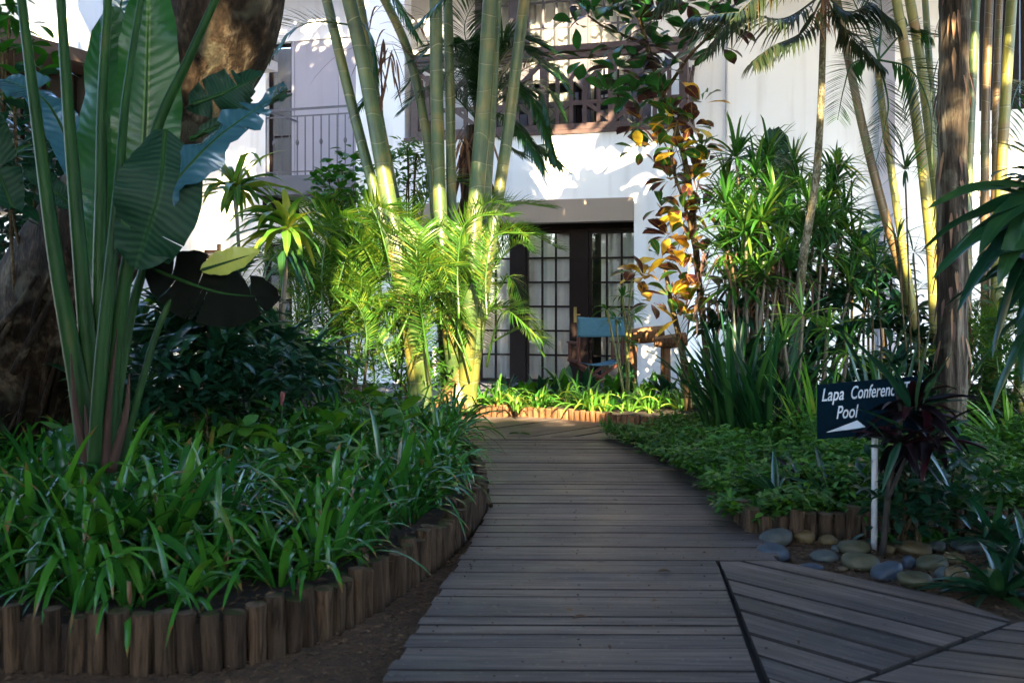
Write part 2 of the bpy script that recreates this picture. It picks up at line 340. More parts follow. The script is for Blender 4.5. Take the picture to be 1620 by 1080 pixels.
def mat_soil(name,c1,c2,c3,sc=14):
    m,nt,b=newmat(name); v=mapv(nt,'Object',(1,1,1)); n1=noi(nt,sc,8,v,.3,.7); n2=noi(nt,sc*6,4,v,0,.7)
    col=ramp(nt,[(.3,c1),(.55,c2),(.75,c3)],n1); col=mixc(nt,.7,col,ramp(nt,[(.3,(.4,.4,.4)),(.7,(1.5,1.4,1.3))],n2),'MULTIPLY')
    nt.links.new(col,b.inputs['Base Color']); b.inputs['Roughness'].default_value=.95
    bump(nt,b,mth(nt,'ADD',n1,mth(nt,'MULTIPLY',n2,.6)),.9,.03); return m
M['soil']=mat_soil('soil',(.008,.005,.004),(.022,.013,.009),(.055,.032,.018))
M['mulch']=mat_soil('mulch',(.045,.026,.013),(.13,.075,.038),(.26,.16,.085),22)
M['litter']=leafmat('litter_leaf',[(.0,(.02,.010,.006)),(.5,(.07,.035,.015)),(1,(.18,.11,.05))],.8,.05)
def mat_wall(name,c,st=(.55,.52,.50)):
    m,nt,b=newmat(name); v=mapv(nt,'Object',(1,1,1)); n1=noi(nt,1.1,5,v,.4); n2=noi(nt,60,4,v,0,.6); n3=noi(nt,2,4,mapv(nt,'Object',(3,3,.25)),.3)
    col=mixc(nt,mth(nt,'MULTIPLY',ramp(nt,[(.55,(0,0,0)),(.8,(1,1,1))],n1),.35),c,tuple(q*.86 for q in c))
    col=mixc(nt,mth(nt,'MULTIPLY',ramp(nt,[(.52,(0,0,0)),(.75,(1,1,1))],n3),.38),col,st)
    nt.links.new(col,b.inputs['Base Color']); b.inputs['Roughness'].default_value=.8
    bump(nt,b,mth(nt,'ADD',n2,mth(nt,'MULTIPLY',n1,2.)),.25,.006); return m
M['wall']=mat_wall('white_plaster',(.86,.875,.90)); M['tan']=mat_wall('tan_plaster',(.30,.245,.205),(.24,.19,.16)); M['greyslab']=mat_wall('grey_slab',(.13,.135,.165),(.09,.09,.11))
def plain(name,c,r=.5,metal=0,spec=.5,nsc=None,amt=.3,bs=0):
    m,nt,b=newmat(name); b.inputs['Roughness'].default_value=r; b.inputs['Metallic'].default_value=metal; b.inputs['Specular IOR Level'].default_value=spec
    v=mapv(nt,'Object',(1,1,1)); n=noi(nt,nsc or 8,4,v,.2)
    col=mixc(nt,amt,c,ramp(nt,[(.3,tuple(q*.5 for q in c)),(.7,tuple(min(1,q*1.5) for q in c))],n)); nt.links.new(col,b.inputs['Base Color'])
    if bs: bump(nt,b,n,bs,.004)
    return m
M['deckedge']=plain('dark_board_edge',(.026,.021,.020),.95,nsc=40,amt=.5)  # board sides get one dark tone, so joints read as dark lines
M['darkwood']=plain('dark_stained_wood',(.011,.006,.006),.5,nsc=20,spec=.15); M['railwood']=plain('weathered_red_wood',(.060,.034,.034),.5,nsc=16,amt=.5)
M['greywood']=plain('grey_painted_wood',(.085,.08,.105),.5,nsc=12); M['iron']=plain('painted_iron',(.10,.10,.12),.4)
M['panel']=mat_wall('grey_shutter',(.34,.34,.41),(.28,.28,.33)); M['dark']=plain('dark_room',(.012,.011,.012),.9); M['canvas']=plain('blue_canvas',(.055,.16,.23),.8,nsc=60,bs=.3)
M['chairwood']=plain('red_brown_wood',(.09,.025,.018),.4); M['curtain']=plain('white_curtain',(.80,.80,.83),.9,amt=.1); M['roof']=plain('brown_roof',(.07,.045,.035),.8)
M['signboard']=plain('sign_paint_dark_teal',(.001,.008,.015),.85,amt=.2,spec=.05); M['whitepaint']=plain('white_paint',(.5,.5,.52),.5,amt=.12,nsc=20); M['letter']=plain('letter_paint',(.45,.52,.60),.5,amt=.1)
M['brass']=plain('brass',(.55,.42,.18),.3,.9); M['petal']=plain('pink_bract',(.13,.04,.042),.5)
def mat_glass():
    m,nt,b=newmat('window_glass'); L=nt.links
    tr=N(nt,'ShaderNodeBsdfTransparent'); tr.inputs[0].default_value=(.97,.98,.98,1); gl=N(nt,'ShaderNodeBsdfGlossy'); gl.inputs['Roughness'].default_value=.03
    fr=N(nt,'ShaderNodeFresnel'); fr.inputs[0].default_value=1.6; mx=N(nt,'ShaderNodeMixShader')
    L.new(mth(nt,'MINIMUM',mth(nt,'MULTIPLY',fr.outputs[0],1.8),1.0),mx.inputs[0]); L.new(tr.outputs[0],mx.inputs[1]); L.new(gl.outputs[0],mx.inputs[2]); L.new(mx.outputs[0],nt.nodes['Material Output'].inputs[0]); return m
M['glass']=mat_glass()
def mat_stone(name,c):
    m,nt,b=newmat(name); v=mapv(nt,'Object',(1,1,1)); n1=noi(nt,9,6,v,.5,.6); n2=noi(nt,70,3,v)
    col=ramp(nt,[(.3,tuple(q*.55 for q in c)),(.7,tuple(q*1.35 for q in c))],n1); col=mixc(nt,.4,col,ramp(nt,[(.3,(.6,.6,.6)),(.7,(1.3,1.3,1.3))],n2),'MULTIPLY')
    nt.links.new(col,b.inputs['Base Color']); b.inputs['Roughness'].default_value=.6; bump(nt,b,n2,.25,.004); return m
M['st_grey']=mat_stone('grey_stone',(.05,.06,.058)); M['st_blue']=mat_stone('blue_grey_stone',(.028,.042,.065)); M['st_tan']=mat_stone('tan_stone',(.10,.068,.026)); M['st_olive']=mat_stone('olive_stone',(.055,.052,.024))
# ---------------------------------------------------------------- ground
GZ=-.05
mb=MB(); n=60
gx=np.concatenate([[-400,-120,-40],np.linspace(-15,15,61),[40,120,400]]); gy=np.concatenate([[-400,-120,-40],np.linspace(-14,24,77),[60,160,600]])
X,Y=np.meshgrid(gx,gy)
Z=np.full_like(X,GZ)
for i in range(X.shape[0]):
    for j in range(X.shape[1]): Z[i,j]+= .012*noise.noise(Vector((X[i,j]*1.3,Y[i,j]*1.3,0)))
mb.grid(np.stack([X,Y,Z],-1)); tag(build('ground',mb,M['mulch']),kind='structure')

def interp(pts):
    p=sorted([(q[1],q[0]) for q in pts]); ys=[q[0] for q in p]; xs=[q[1] for q in p]
    return lambda y: float(np.interp(y,ys,xs))
def GG(px,py): g=G(px,py); return (g[0],g[1])
dl=interp([(-.75,0.),(-.62,2.4),GG(602,1080),GG(632,1040),GG(666,982),GG(700,927),GG(743,863),GG(773,807),GG(772,760),GG(745,700),GG(700,690)])
dr=interp([(.82,3.375),(1.0,5.0)])
dr2=interp([GG(1215,872),GG(1180,835),GG(1150,800),GG(1080,742),GG(1000,692),GG(985,688)])
def clip_poly(sub,clip):
    def inside(p,a,b): return (b[0]-a[0])*(p[1]-a[1])-(b[1]-a[1])*(p[0]-a[0])>=0
    area=sum(clip[i][0]*clip[(i+1)%len(clip)][1]-clip[(i+1)%len(clip)][0]*clip[i][1] for i in range(len(clip)))
    if area<0: clip=clip[::-1]
    out=sub
    for i in range(len(clip)):
        a,b=clip[i],clip[(i+1)%len(clip)]; inp=out; out=[]
        for j in range(len(inp)):
            p,q=inp[j],inp[(j+1)%len(inp)]; ip,iq=inside(p,a,b),inside(q,a,b)
            if ip!=iq:
                d1=(b[0]-a[0],b[1]-a[1]); d2=(q[0]-p[0],q[1]-p[1]); den=d1[0]*d2[1]-d1[1]*d2[0]
                if abs(den)>1e-12:
                    t=(d1[0]*(a[1]-p[1])-d1[1]*(a[0]-p[0]))/-den*-1
                    t=(d1[1]*(p[0]-a[0])-d1[0]*(p[1]-a[1]))/den
                    X_=(p[0]+d2[0]*t,p[1]+d2[1]*t)
                    if ip: out.append(X_)
                    else: out.append(X_)
            if iq: out.append(q)
        if len(out)<3: return []
    return out
mb=MB()
def plank(poly,ox,dirv):
    poly=[p for i,p in enumerate(poly) if np.hypot(p[0]-poly[i-1][0],p[1]-poly[i-1][1])>1e-4]
    if len(poly)<3: return
    ar=sum(poly[i][0]*poly[(i+1)%len(poly)][1]-poly[(i+1)%len(poly)][0]*poly[i][1] for i in range(len(poly)))
    if ar<0: poly=poly[::-1]
    pe=(-dirv[1],dirv[0]); r=random.random(); o1,o2=random.uniform(0,50),random.uniform(0,50)
    uv=[(p[0]*dirv[0]+p[1]*dirv[1]+o1,p[0]*pe[0]+p[1]*pe[1]+o2) for p in poly]
    dz=random.uniform(-.005,.004); mb.prism(poly,-.036+dz,dz,r,uv)
y=-1.5
while y<9.55:
    w=random.choice([.09,.11,.13,.14,.10,.16]); gap=random.choice([.002,.003,.004,.006,.010,.003,.020,.028,.014]); sk=random.uniform(.010,.022)+.01*(y>6)
    ya,yb=y,y+w; ym=(ya+yb)/2
    e_=random.uniform(-.010,.008); xl=dl(ya)+e_; xl2=dl(yb)+e_
    xr= 4.0 if ym<2.8 else (dr(ym)-.006 if ym<5.0 else dr2(ym)+random.uniform(.0,.06))
    if ym<3.375 and ym>=2.8: xr=.80
    xr2=(dr(yb)-.006) if 3.375<=ym<5.0 and yb<5.0 else xr
    if 3.375<=ym<5.0: xr=dr(ya)-.006
    j=random.uniform(-.004,.004)
    plank([(xl,ya-sk*xl),(xr,ya-sk*xr+j),(xr2,yb-sk*xr+j*.3),(xl2,yb-sk*xl2)],0,(1,-sk))
    y+=w+gap
def strips(clip,dirv,w0=(.10,.16),gaps=(.004,.006,.010,.016)):
    dirv=np.array(dirv)/np.hypot(*dirv); pe=np.array([-dirv[1],dirv[0]]); c=np.array(clip)
    a,b=(c@pe).min(),(c@pe).max(); lo,hi=(c@dirv).min()-.1,(c@dirv).max()+.1; s=a
    while s<b:
        w=random.uniform(*w0); g=random.choice(gaps)
        q=[tuple(dirv*lo+pe*s),tuple(dirv*hi+pe*s),tuple(dirv*hi+pe*(s+w)),tuple(dirv*lo+pe*(s+w))]
        r=clip_poly(q,list(clip))
        if len(r)>=3: plank(r,0,dirv)
        s+=w+g
strips([(1.012,5.0),(1.2,5.09),(1.87,4.36),(1.97,4.05),(1.93,4.01),(.835,3.18)],(.66,-.75),(.12,.19),(.012,.02,.03))
strips([(.81,3.13),(1.95,3.99),(2.3,4.22),(5,4.45),(5,2.82),(.81,2.82)],(.95,-.38),(.11,.2),(.014,.022,.03))
strips([(-2.6,9.72),(1.25,9.58),(1.9,10.15),(1.9,11.2),(-2.6,11.5)],(.62,.72),(.13,.2),(.006,.012))
deck=mb
nl=MB()
for yy in np.arange(2.6,9.5,.072):
    for xx in (dl(yy)+.07,dl(yy)*.5+.45,(dr(yy) if yy<5 else dr2(yy))-.08):
        if random.random()<.35: a_,b_=xx+random.gauss(0,.008),yy+random.gauss(0,.006); nl.tube([(a_,b_,.0),(a_,b_,.0038)],[.0042,.0042],6)
tag(build('board_nails',nl,M['dark'],smooth=False),kind='structure')
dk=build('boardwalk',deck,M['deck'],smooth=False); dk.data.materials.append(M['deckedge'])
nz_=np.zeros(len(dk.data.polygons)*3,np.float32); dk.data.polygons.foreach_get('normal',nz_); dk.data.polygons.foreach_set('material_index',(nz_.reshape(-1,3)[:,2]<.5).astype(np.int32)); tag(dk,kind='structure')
# near-black sheet under the boards paints shade into their gaps
mb=MB(); mb.prism([(-.6,-1),(4.,-1),(4.,4.25),(2.0,3.95),(1.8,4.3),(1.28,4.9),(1.15,6),(1.2,7),(1.0,9.6),(1.5,10.6),(-1.6,10.9),(-2,9.7),(-.4,9.6),(-.4,6.3),(-.12,6.2),(-.25,5),(-.4,3.8)],-.045,-.038); tag(build('boardwalk_gap_shade',mb,M['dark'],smooth=False),kind='structure')

# ---------------------------------------------------------------- beds
def gp(px,py,z=GZ): g=G(px,py,z); return np.array([g[0],g[1]])
LB=[gp(-420,985),gp(-200,1030),gp(0,1056),gp(130,1064),gp(300,1064),gp(420,1042),gp(520,1006),gp(600,960),gp(680,903),gp(735,852),gp(758,815),gp(752,765),gp(728,725),gp(700,696)]
LBc=crom([np.r_[p,0] for p in LB],8)[:,:2]
def resample(c,step):
    c=np.asarray(c); s=np.r_[0,np.cumsum(np.linalg.norm(np.diff(c,axis=0),axis=1))]; q=np.arange(0,s[-1],step)
    return np.stack([np.interp(q,s,c[:,k]) for k in range(2)],1)
def bed(name,outline,z,mat):
    b=MB(); b.prism([tuple(p) for p in outline],GZ-.02,z); tag(build(name,b,mat,smooth=False),kind='structure')
def soil_bumps(name,inside,x0,x1,y0,y1,z,mat,st=.09,amp=.03):
    pass
bed('left_bed_soil',list(LBc)+[(-1.2,9.55),(-2.7,9.65),(-2.7,13.8),(-12,13.8),(-12,3.6)],.12,M['soil'])
def edging(label,path,step,rad,ztop,mat,hv=.02,m=9):
    pts=resample(path,step); loc=(pts[len(pts)//2][0],pts[len(pts)//2][1],GZ)
    t=thing('log_edging',label,'garden edging',loc)
    for p in pts:
        b=MB(); r=rad*random.uniform(.80,1.12); tx,ty=random.gauss(0,.008),random.gauss(0,.008); zt=ztop+random.uniform(-hv,hv)
        zs=np.array([GZ-.01,.0,ztop*.5,zt-.006,zt]); rr=np.array([1.,1.02,.98,1.,.93])*r
        px=[(p[0]+tx*z/.17,p[1]+ty*z/.17,z) for z in zs]
        b.tube(px,rr,m+3,rv=random.random())
        V_=b.V[0]; sd=random.uniform(0,99)
        b.V[0]=np.array([v+np.array([1,1,.8])*np.array(noise.noise_vector(Vector((v[0]*34+sd,v[1]*34,v[2]*9))))*.005 for v in V_])
        o=build('log',b,mat,t,sharp=50)
    return t
edging('curved edging of upright dark logs round the near left bed of strap leaves',LBc[8:],.080,.0385,.158,M['log'])
FB=[gp(640,655),gp(700,658),gp(800,664),gp(900,670),gp(1000,681),gp(1060,684),gp(1120,684),gp(1180,680)]
FBc=crom([np.r_[p,0] for p in FB],6)[:,:2]
edging('low edging of reddish sunlit log ends along the far bed before the glass doors',FBc,.074,.036,.105,M['logfar'],.012)
bed('far_bed_soil',[(-2.7,11.25)]+list(FBc)+[(6.5,10.8),(6.5,16),(-2.7,16)],.07,M['soil'])
RB=[gp(975,702),gp(1075,752),gp(1150,806),gp(1176,842),gp(1200,856),gp(1260,856),gp(1340,852),gp(1430,850),gp(1500,850),gp(1640,846),gp(1800,840)]
RBc=crom([np.r_[p,0] for p in RB],6)[:,:2]
edging('short log edging behind the pebbles and the white sign post',RBc[16:],.085,.04,.11,M['log'],.02)
bed('right_bed_soil',list(RBc)+[(4.2,5.9),(12,6.2),(12,10.75),(1.6,10.75),(1.35,9.8)],.075,M['soil'])
PT=MB(); PT.prism([(-2.0,12.6),(1.3,12.2),(2.0,12.6),(2.3,15.5),(-2.0,15.5)],-.02,.10); tag(build('patio',PT,M['greyslab'],smooth=False),kind='structure')

# ---------------------------------------------------------------- main building
TH=R(17); cT,sT=math.cos(TH),math.sin(TH); OX,OY=(900-810)/FPX*14.,14.
def ul(px,nn): k=(px-810)/FPX; return (k*(OY+nn*cT)-OX-nn*sT)/(cT+k*sT)
def zl(py,u,nn): return EYE-(py-HZ)/FPX*(OY-u*sT+nn*cT)
BLD=thing('guest_house','white plastered two-storey guest house with dark timber balcony and glass doors behind the garden','building',(OX,OY,0),rz=-TH)
def bl(name,mb,mat,parent=None,smooth=False,sharp=None): return build(name,mb,mat,parent or BLD,smooth=smooth,sharp=sharp,local=True)
uA,uB=ul(563,0),ul(1088,0); u7,u10=ul(690,0),ul(1003,0); zb=3.62; zt=6.6; zB0,zB1=2.36,2.67
NW=1.05
w=MB()
w.bx((uA,0,-.1),(u7,.25,zb)); w.bx((uA,0,zb),(ul(640,0),.25,zt)); w.bx((u7,0,zB1),(u10,.25,zb)); w.bx((u10,0,-.1),(uB,.25,zb))
w.bx((uB-.25,.25,-.1),(uB,NW+.02,zb-.003))
uC=uB-.05; ud0,ud1=ul(752,NW),ul(1030,NW)
w.bx((uA,NW,zb-.2),(ud0,NW+.25,zt)); w.bx((ud1,NW,zb-.2),(uB,NW+.25,zt)); w.bx((uB,NW,-.1),(ul(1396,NW),NW+.25,zt)); w.bx((ud0,NW,6.15),(ud1,NW+.25,zt))
w.bx((uA,NW+.003,-.1),(uA+.25,NW+.2,zb-.2)); w.bx((uA,.25,zb),(uA+.25,NW,zt))
bl('wall',w,M['wall'])
w=MB(); w.bx((uA+.25,.25,zb-.22),(uB-.25,NW,zb-.03)); bl('balcony_floor',w,M['greyslab'])
w=MB(); w.bx((u7-.3,-.055,zB0),(u10+.004,.22,zB1)); bl('lintel_beam',w,M['tan'])
# thin ledge and cap strip below the railing
w=MB(); w.bx((ul(640,0),-.03,zb-.055),(uB+.02,.12,zb-.002)); bl('ledge',w,M['railwood'])
# porch interior
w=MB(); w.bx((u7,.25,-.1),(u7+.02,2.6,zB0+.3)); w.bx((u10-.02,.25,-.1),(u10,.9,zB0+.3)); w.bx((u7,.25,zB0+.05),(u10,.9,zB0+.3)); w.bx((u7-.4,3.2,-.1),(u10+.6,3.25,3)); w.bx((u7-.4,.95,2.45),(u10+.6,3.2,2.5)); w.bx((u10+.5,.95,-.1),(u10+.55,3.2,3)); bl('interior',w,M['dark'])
def glazed(parent,u0,u1,z0,z1,nn,cols,rows,fw,mw,mat,nm='door',t=.05,bottom=None):
    """a glazed leaf: frame + glazing bars (one mesh) and the panes"""
    f=MB(); bt=bottom or fw
    f.bx((u0,nn,z0),(u0+fw,nn+t,z1)); f.bx((u1-fw,nn,z0),(u1,nn+t,z1)); f.bx((u0+fw,nn,z1-fw),(u1-fw,nn+t,z1)); f.bx((u0+fw,nn,z0),(u1-fw,nn+t,z0+bt))
    a,b,c,d=u0+fw,u1-fw,z0+bt,z1-fw
    for i in range(1,cols): x=a+(b-a)*i/cols; f.bx((x-mw/2,nn+.008,c),(x+mw/2,nn+t-.01,d))
    for i in range(1,rows): z=c+(d-c)*i/rows; f.bx((a,nn+.011,z-mw/2),(b,nn+t-.013,z+mw/2))
    o=bl(nm,f,mat,parent)
    g=MB(); g.bx((a,nn+t/2-.003,c),(b,nn+t/2+.003,d)); bl('pane',g,M['glass'],o)
    return o
dn=.75; dz0,dz1=.10,2.30
l=lambda px: ul(px,dn)
w=MB(); w.bx((l(905),dn-.02,dz0),(l(931),dn+.07,dz1)); w.bx((l(811),dn-.02,dz0),(l(832),dn+.07,dz1)); w.bx((u7,dn-.03,dz1),(u10-.02,dn+.08,dz1+.12)); w.bx((l(690),dn-.02,dz0),(l(712),dn+.07,dz1)); bl('door_frame',w,M['darkwood'])
da=glazed(BLD,l(832.5),l(904.5),dz0,dz1-.003,dn,3,6,.035,.028,M['darkwood'],bottom=.05)
db=glazed(BLD,l(931.5),l(1012),dz0,dz1-.003,dn,3,6,.045,.028,M['darkwood'],bottom=.05)
glazed(BLD,l(712.5),l(810.5),dz0,dz1-.003,dn,4,6,.04,.028,M['darkwood'],'window',bottom=.05)
h=MB(); h.bx((l(908.5),dn-.032,.98),(l(913),dn-.021,1.2)); h.bx((l(909),dn-.06,1.08),(l(919),dn-.033,1.10)); bl('handle',h,M['brass'])
def curtain(label,u0,u1,z0,z1,nn,amp=.035,gaps=()):
    w=MB(); us=np.arange(u0,u1,.012); ph=random.uniform(0,6)
    a=np.array([nn+amp*math.sin(u*34+ph+1.5*math.sin(u*5))+.3*amp*math.sin(u*71) for u in us])
    zs=np.linspace(z0,z1,4)
    Pt=np.array([[(u,q*(1-.25*(z-z0)/(z1-z0))+nn*.25*(z-z0)/(z1-z0),z) for u,q in zip(us,a)] for z in zs])
    c=MB(); c.grid(Pt); me=c.mesh('curtain',M['curtain'])
    # built in building coordinates, placed in the world with the building's rotation
    o=link('curtain',me); o.location=(OX,OY,0); o.rotation_euler=(0,0,-TH); sm=o.modifiers.new('thickness','SOLIDIFY'); sm.thickness=.003
    tag(o,label,'curtain'); return o
curtain('white curtain drawn behind the panes of the lower left glass door',l(828),l(908),.12,2.28,dn+.16)
curtain('white curtain behind the right lower glass door, beside the blue chair',l(948),l(1015),.12,2.28,dn+.17)
curtain('white curtain in the lower window hidden behind the palm clump',l(705),l(812),.12,2.28,dn+.18)
# upper doors on the balcony
ln=lambda px: ul(px,NW); uz0,uz1=zb+.02,6.14
w=MB()
for a,b in ((752,762),(808,834),(905,930),(1003,1028)): w.bx((ln(a),NW-.02,uz0),(ln(b),NW+.1,uz1))
w.bx((ln(763),NW-.015,uz0),(ln(1002),NW+.09,uz0+.10)); bl('balcony_door_frame',w,M['greywood'])
for a,b,c_ in ((762.5,807.5,2),(834.5,904.5,3),(930.5,1002.5,3)): glazed(BLD,ln(a),ln(b),uz0+.1,uz1-.003,NW,c_,6,.03,.03,M['greywood'],'balcony_door')
w=MB(); w.bx((ln(740),NW+.9,zb-.2),(ln(1040),NW+.95,zt)); w.bx((ln(740),NW+.25,zb-.3),(ln(1040),NW+.95,zb-.1)); bl('upper_interior',w,M['wall'])
curtain('pale curtain behind the upper balcony doors',ln(763),ln(1000),uz0+.12,uz1-.05,NW+.22,.03)
# timber balcony rail
RZ0,RZ1=zb,4.72
def rail_bay(f,pa,pb,z0,z1,face):
    """pattern of one bay between two posts pa, pb (local u,n)"""
    pa=np.array(pa);pb=np.array(pb); q=lambda t,z: np.r_[pa+(pb-pa)*t,z]
    H=z1-z0; W_=.055; T_=.04
    for t in (.2,.8): f.bar(q(t,z0+.10),q(t,z0+H*(.80)),W_,T_,face=face)
    for t in (.4,.6): f.bar(q(t,z0+.10),q(t,z0+H*.62),W_,T_*.95,face=face)
    for a,b in ((0,.38),(1,.62)):
        f.bar(q(a,z1-.12),q(b,z1-.12-H*.30),.06,.036,face=face)
        f.bar(q(a,z0+.10),q(b,z0+.10+H*.25),.06,.037,face=face)
    f.bar(q(.38,z0+H*.62),q(.5,z0+H*.78),.05,.03,face=face); f.bar(q(.62,z0+H*.62),q(.5,z0+H*.78),.05,.031,face=face)
    f.bar(q(.0,z0+H*.34),q(1,z0+H*.34),.06,.025,face=face)
posts=np.linspace(ul(655,0),uB-.06,5)
BR=None
for i,u in enumerate(posts):
    w=MB(); w.bx((u-.055,.0+.005,RZ0),(u+.055,.10,RZ1-.02)); bl('rail_post',w,M['railwood'])
for i in range(4):
    w=MB(); rail_bay(w,(posts[i],.05),(posts[i+1],.05),RZ0,RZ1,(0,1,0)); bl('rail_panel',w,M['railwood'])
w=MB(); w.bx((posts[0]-.06,-.02,RZ1-.02),(uB+.02,.12,RZ1+.06)); w.bx((posts[0]-.05,.01,RZ1-.12),(uB,.09,RZ1-.045)); w.bx((posts[0]-.05,.012,RZ0+.01),(uB,.088,RZ0+.09))
w.bx((uB-.10,.121,RZ1-.02),(uB+.02,NW-.02,RZ1+.058)); w.bx((uB-.08,.1,RZ0+.01),(uB-.01,NW-.02,RZ0+.09)); w.bx((posts[0]-.06,.121,RZ1-.02),(posts[0]+.04,NW-.02,RZ1+.058)); w.bx((posts[0]-.05,.1,RZ0+.01),(posts[0]+.02,NW-.02,RZ0+.09))
bl('hand_rail',w,M['railwood'])
w=MB(); rail_bay(w,(uB-.045,.10),(uB-.045,NW-.03),RZ0,RZ1,(1,0,0)); bl('rail_panel',w,M['railwood'])
w=MB(); rail_bay(w,(posts[0],.10),(posts[0],NW-.03),RZ0,RZ1,(1,0,0)); bl('rail_panel',w,M['railwood'])
# pipe beside the corner
w=MB(); up_=ul(1150,NW); w.tube([(up_,NW-.04,-.05),(up_,NW-.04,3.),(up_,NW-.04,zt)],.018,8); w.tube([(up_-.1,NW-.05,2.97),(up_+.28,NW-.05,2.98)],.02,8); bl('pipe',w,M['whitepaint'],smooth=True)
# pilaster at the right corner and the right-hand block
uE=ul(1390,NW)
w=MB(); w.bx((uE,NW-.12,-.1),(uE+.2,NW+.2,zt)); bl('pilaster',w,M['panel'])
w=MB(); uF,uG=uE+.2,ul(1548,NW); nR=NW-.06
w.bx((uF,nR,-.1),(uG,NW+.2,zt)); zp0,zp1=zl(285,uG,nR),zl(176,uG,nR)
w.bx((uG,nR,zp0),(uG+5,nR+.2,zp1)); w.bx((uG+5,nR,-.1),(uG+6,nR+.2,zt)); w.bx((uG,NW+2.5,-.1),(uG+6,NW+2.6,zt-1.6)); bl('wall',w,M['wall'])
w=MB(); w.bx((uG,nR-.03,zp0-.22),(uG+5,nR+.21,zp0-.003)); bl('lintel_beam',w,M['tan'])
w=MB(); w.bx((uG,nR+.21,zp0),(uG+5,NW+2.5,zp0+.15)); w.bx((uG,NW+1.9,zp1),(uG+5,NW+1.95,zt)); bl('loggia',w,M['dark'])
w=MB()
for k in range(5): w.bx((uG+.5+k*.9,nR+.05,zp1),(uG+.6+k*.9,nR+.15,zt))
bl('loggia_posts',w,M['darkwood'])
# left recessed part with the iron balcony
nL=.9; uL0=ul(225,nL)-3
oa,ob_,oc=ul(420,nL),ul(465,nL),uA+.02
sz0,sz1=2.86,3.14
w=MB(); oz1=zl(62,ul(500,nL),nL); d0,d1=ul(418,nL),ul(462,nL); dz=2.2
w.bx((uL0,nL,-.1),(d0,nL+.2,dz)); w.bx((d1,nL,-.1),(uA,nL+.2,dz)); w.bx((uL0,nL,dz),(uA,nL+.2,sz1)); w.bx((uL0,nL,sz1),(oa,nL+.2,oz1)); w.bx((uL0,nL,oz1),(uA,nL+.2,zt)); bl('wall',w,M['wall'])
w=MB(); w.bx((ob_,nL+.03,sz1+.02),(ob_+(oc-ob_)/2-.004,nL+.07,oz1)); w.bx((ob_+(oc-ob_)/2+.004,nL+.03,sz1+.02),(oc-.004,nL+.07,oz1)); w.bx((ob_-.05,nL+.015,sz1),(ob_-.003,nL+.06,oz1)); bl('shutter',w,M['panel'])
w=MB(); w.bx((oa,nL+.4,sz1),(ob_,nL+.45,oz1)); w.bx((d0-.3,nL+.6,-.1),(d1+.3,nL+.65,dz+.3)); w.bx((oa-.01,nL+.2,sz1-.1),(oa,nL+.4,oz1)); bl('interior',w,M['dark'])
f=glazed(BLD,oa+.01,ob_-.06,sz1+.02,oz1-.01,nL+.10,1,3,.05,.03,M['darkwood'],'balcony_door')
glazed(BLD,d0+.004,d1-.004,0,dz-.004,nL+.05,2,5,.07,.03,M['darkwood'],'door')
w=MB(); s0=ul(405,-.1); w.bx((s0,-.1,sz0),(uA-.003,nL,sz1)); bl('balcony_slab',w,M['greyslab'])
w=MB(); w.bx((s0+.05,.0,sz0-.2),(s0+.17,nL,sz0-.003)); bl('bracket',w,M['darkwood'])
w=MB(); w.bx((uA-.5,.0,sz0-.2),(uA-.38,nL,sz0-.003)); bl('bracket',w,M['darkwood'])
nb=-.04; r0,r1=ul(421,nb),uA-.02; zr=4.13; k=int((r1-r0)/.128)
w=MB(); w.bx((r0,nb-.015,zr-.02),(r1,nb+.015,zr+.012)); w.bx((r0,nb-.01,zr-.12),(r1,nb+.01,zr-.10)); w.bx((r0,nb-.012,sz1+.05),(r1,nb+.012,sz1+.07))
for i in range(k+1):
    x=r0+(r1-r0)*i/k; w.bx((x-.007,nb-.007,sz1+.0),(x+.007,nb+.007,zr-.021 if i%k==0 else zr-.121))
    if i%3==1: w.tube([(x,nb,3.58),(x,nb,3.60),(x,nb,3.63),(x,nb,3.66),(x,nb,3.68)],[.008,.02,.028,.02,.008],8)
w.bx((r0,nb,zr-.02),(r0+.02,nL,zr+.01)); bl('iron_railing',w,M['iron'])
w=MB(); gu=ul(402,.2); w.bx((gu,.05,zl(113,gu,.2)),(gu+.32,.35,zl(98,gu,.2))); w.tube([(gu,.0,zl(98,gu,.2)),(gu+.34,.0,zl(98,gu,.2))],.04,10); bl('gutter',w,M['whitepaint'])
w=MB()
lw0,lw1=ul(300,nL),ul(346,nL)
for i in range(9): z=1.35+i*.09; w.bx((lw0,nL-.05,z),(lw1,nL-.01,z+.055))
w.bx((lw0-.05,nL-.06,1.28),(lw0,nL-.002,2.22)); w.bx((lw1,nL-.06,1.28),(lw1+.05,nL-.002,2.22)); bl('louvre',w,M['darkwood'])
w=MB(); w.bx((uL0-.3,-.5,zt),(uG+6.2,4.8,zt+.12)); bl('roof',w,M['roof'])

# ---------------------------------------------------------------- left wing
LW=thing('side_wing','white walled side wing with dark brown verandah roof, upper left behind the broad leaves','building',(-5.2,11.8,0))
w=MB(); x0,x1=(-700-810)/FPX*11.8,-5.0
w.bx((x0,11.8,-.1),(x1,12.05,6.6)); w.bx((x1-.25,12.05,-.1),(x1,17,6.6)); build('wall',w,M['wall'],LW,smooth=False)
w=MB(); a=(P(-220,0,8.6)[:2]); b=P(30,50,10.36)[:2]; c=P(140,82,11.19)[:2]
w.prism([tuple(a),tuple(b),tuple(c),(c[0]+.03,11.79),(x0,11.79)],3.86,4.0); build('verandah_roof',w,M['roof'],LW,smooth=False)
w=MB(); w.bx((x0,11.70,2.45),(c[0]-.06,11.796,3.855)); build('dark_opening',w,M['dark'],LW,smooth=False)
w=MB()
for px in (-60,28,62,112): q=P(px,0,11.6); w.bx((q[0]-.03,11.6,2.3),(q[0]+.03,11.69,3.855))
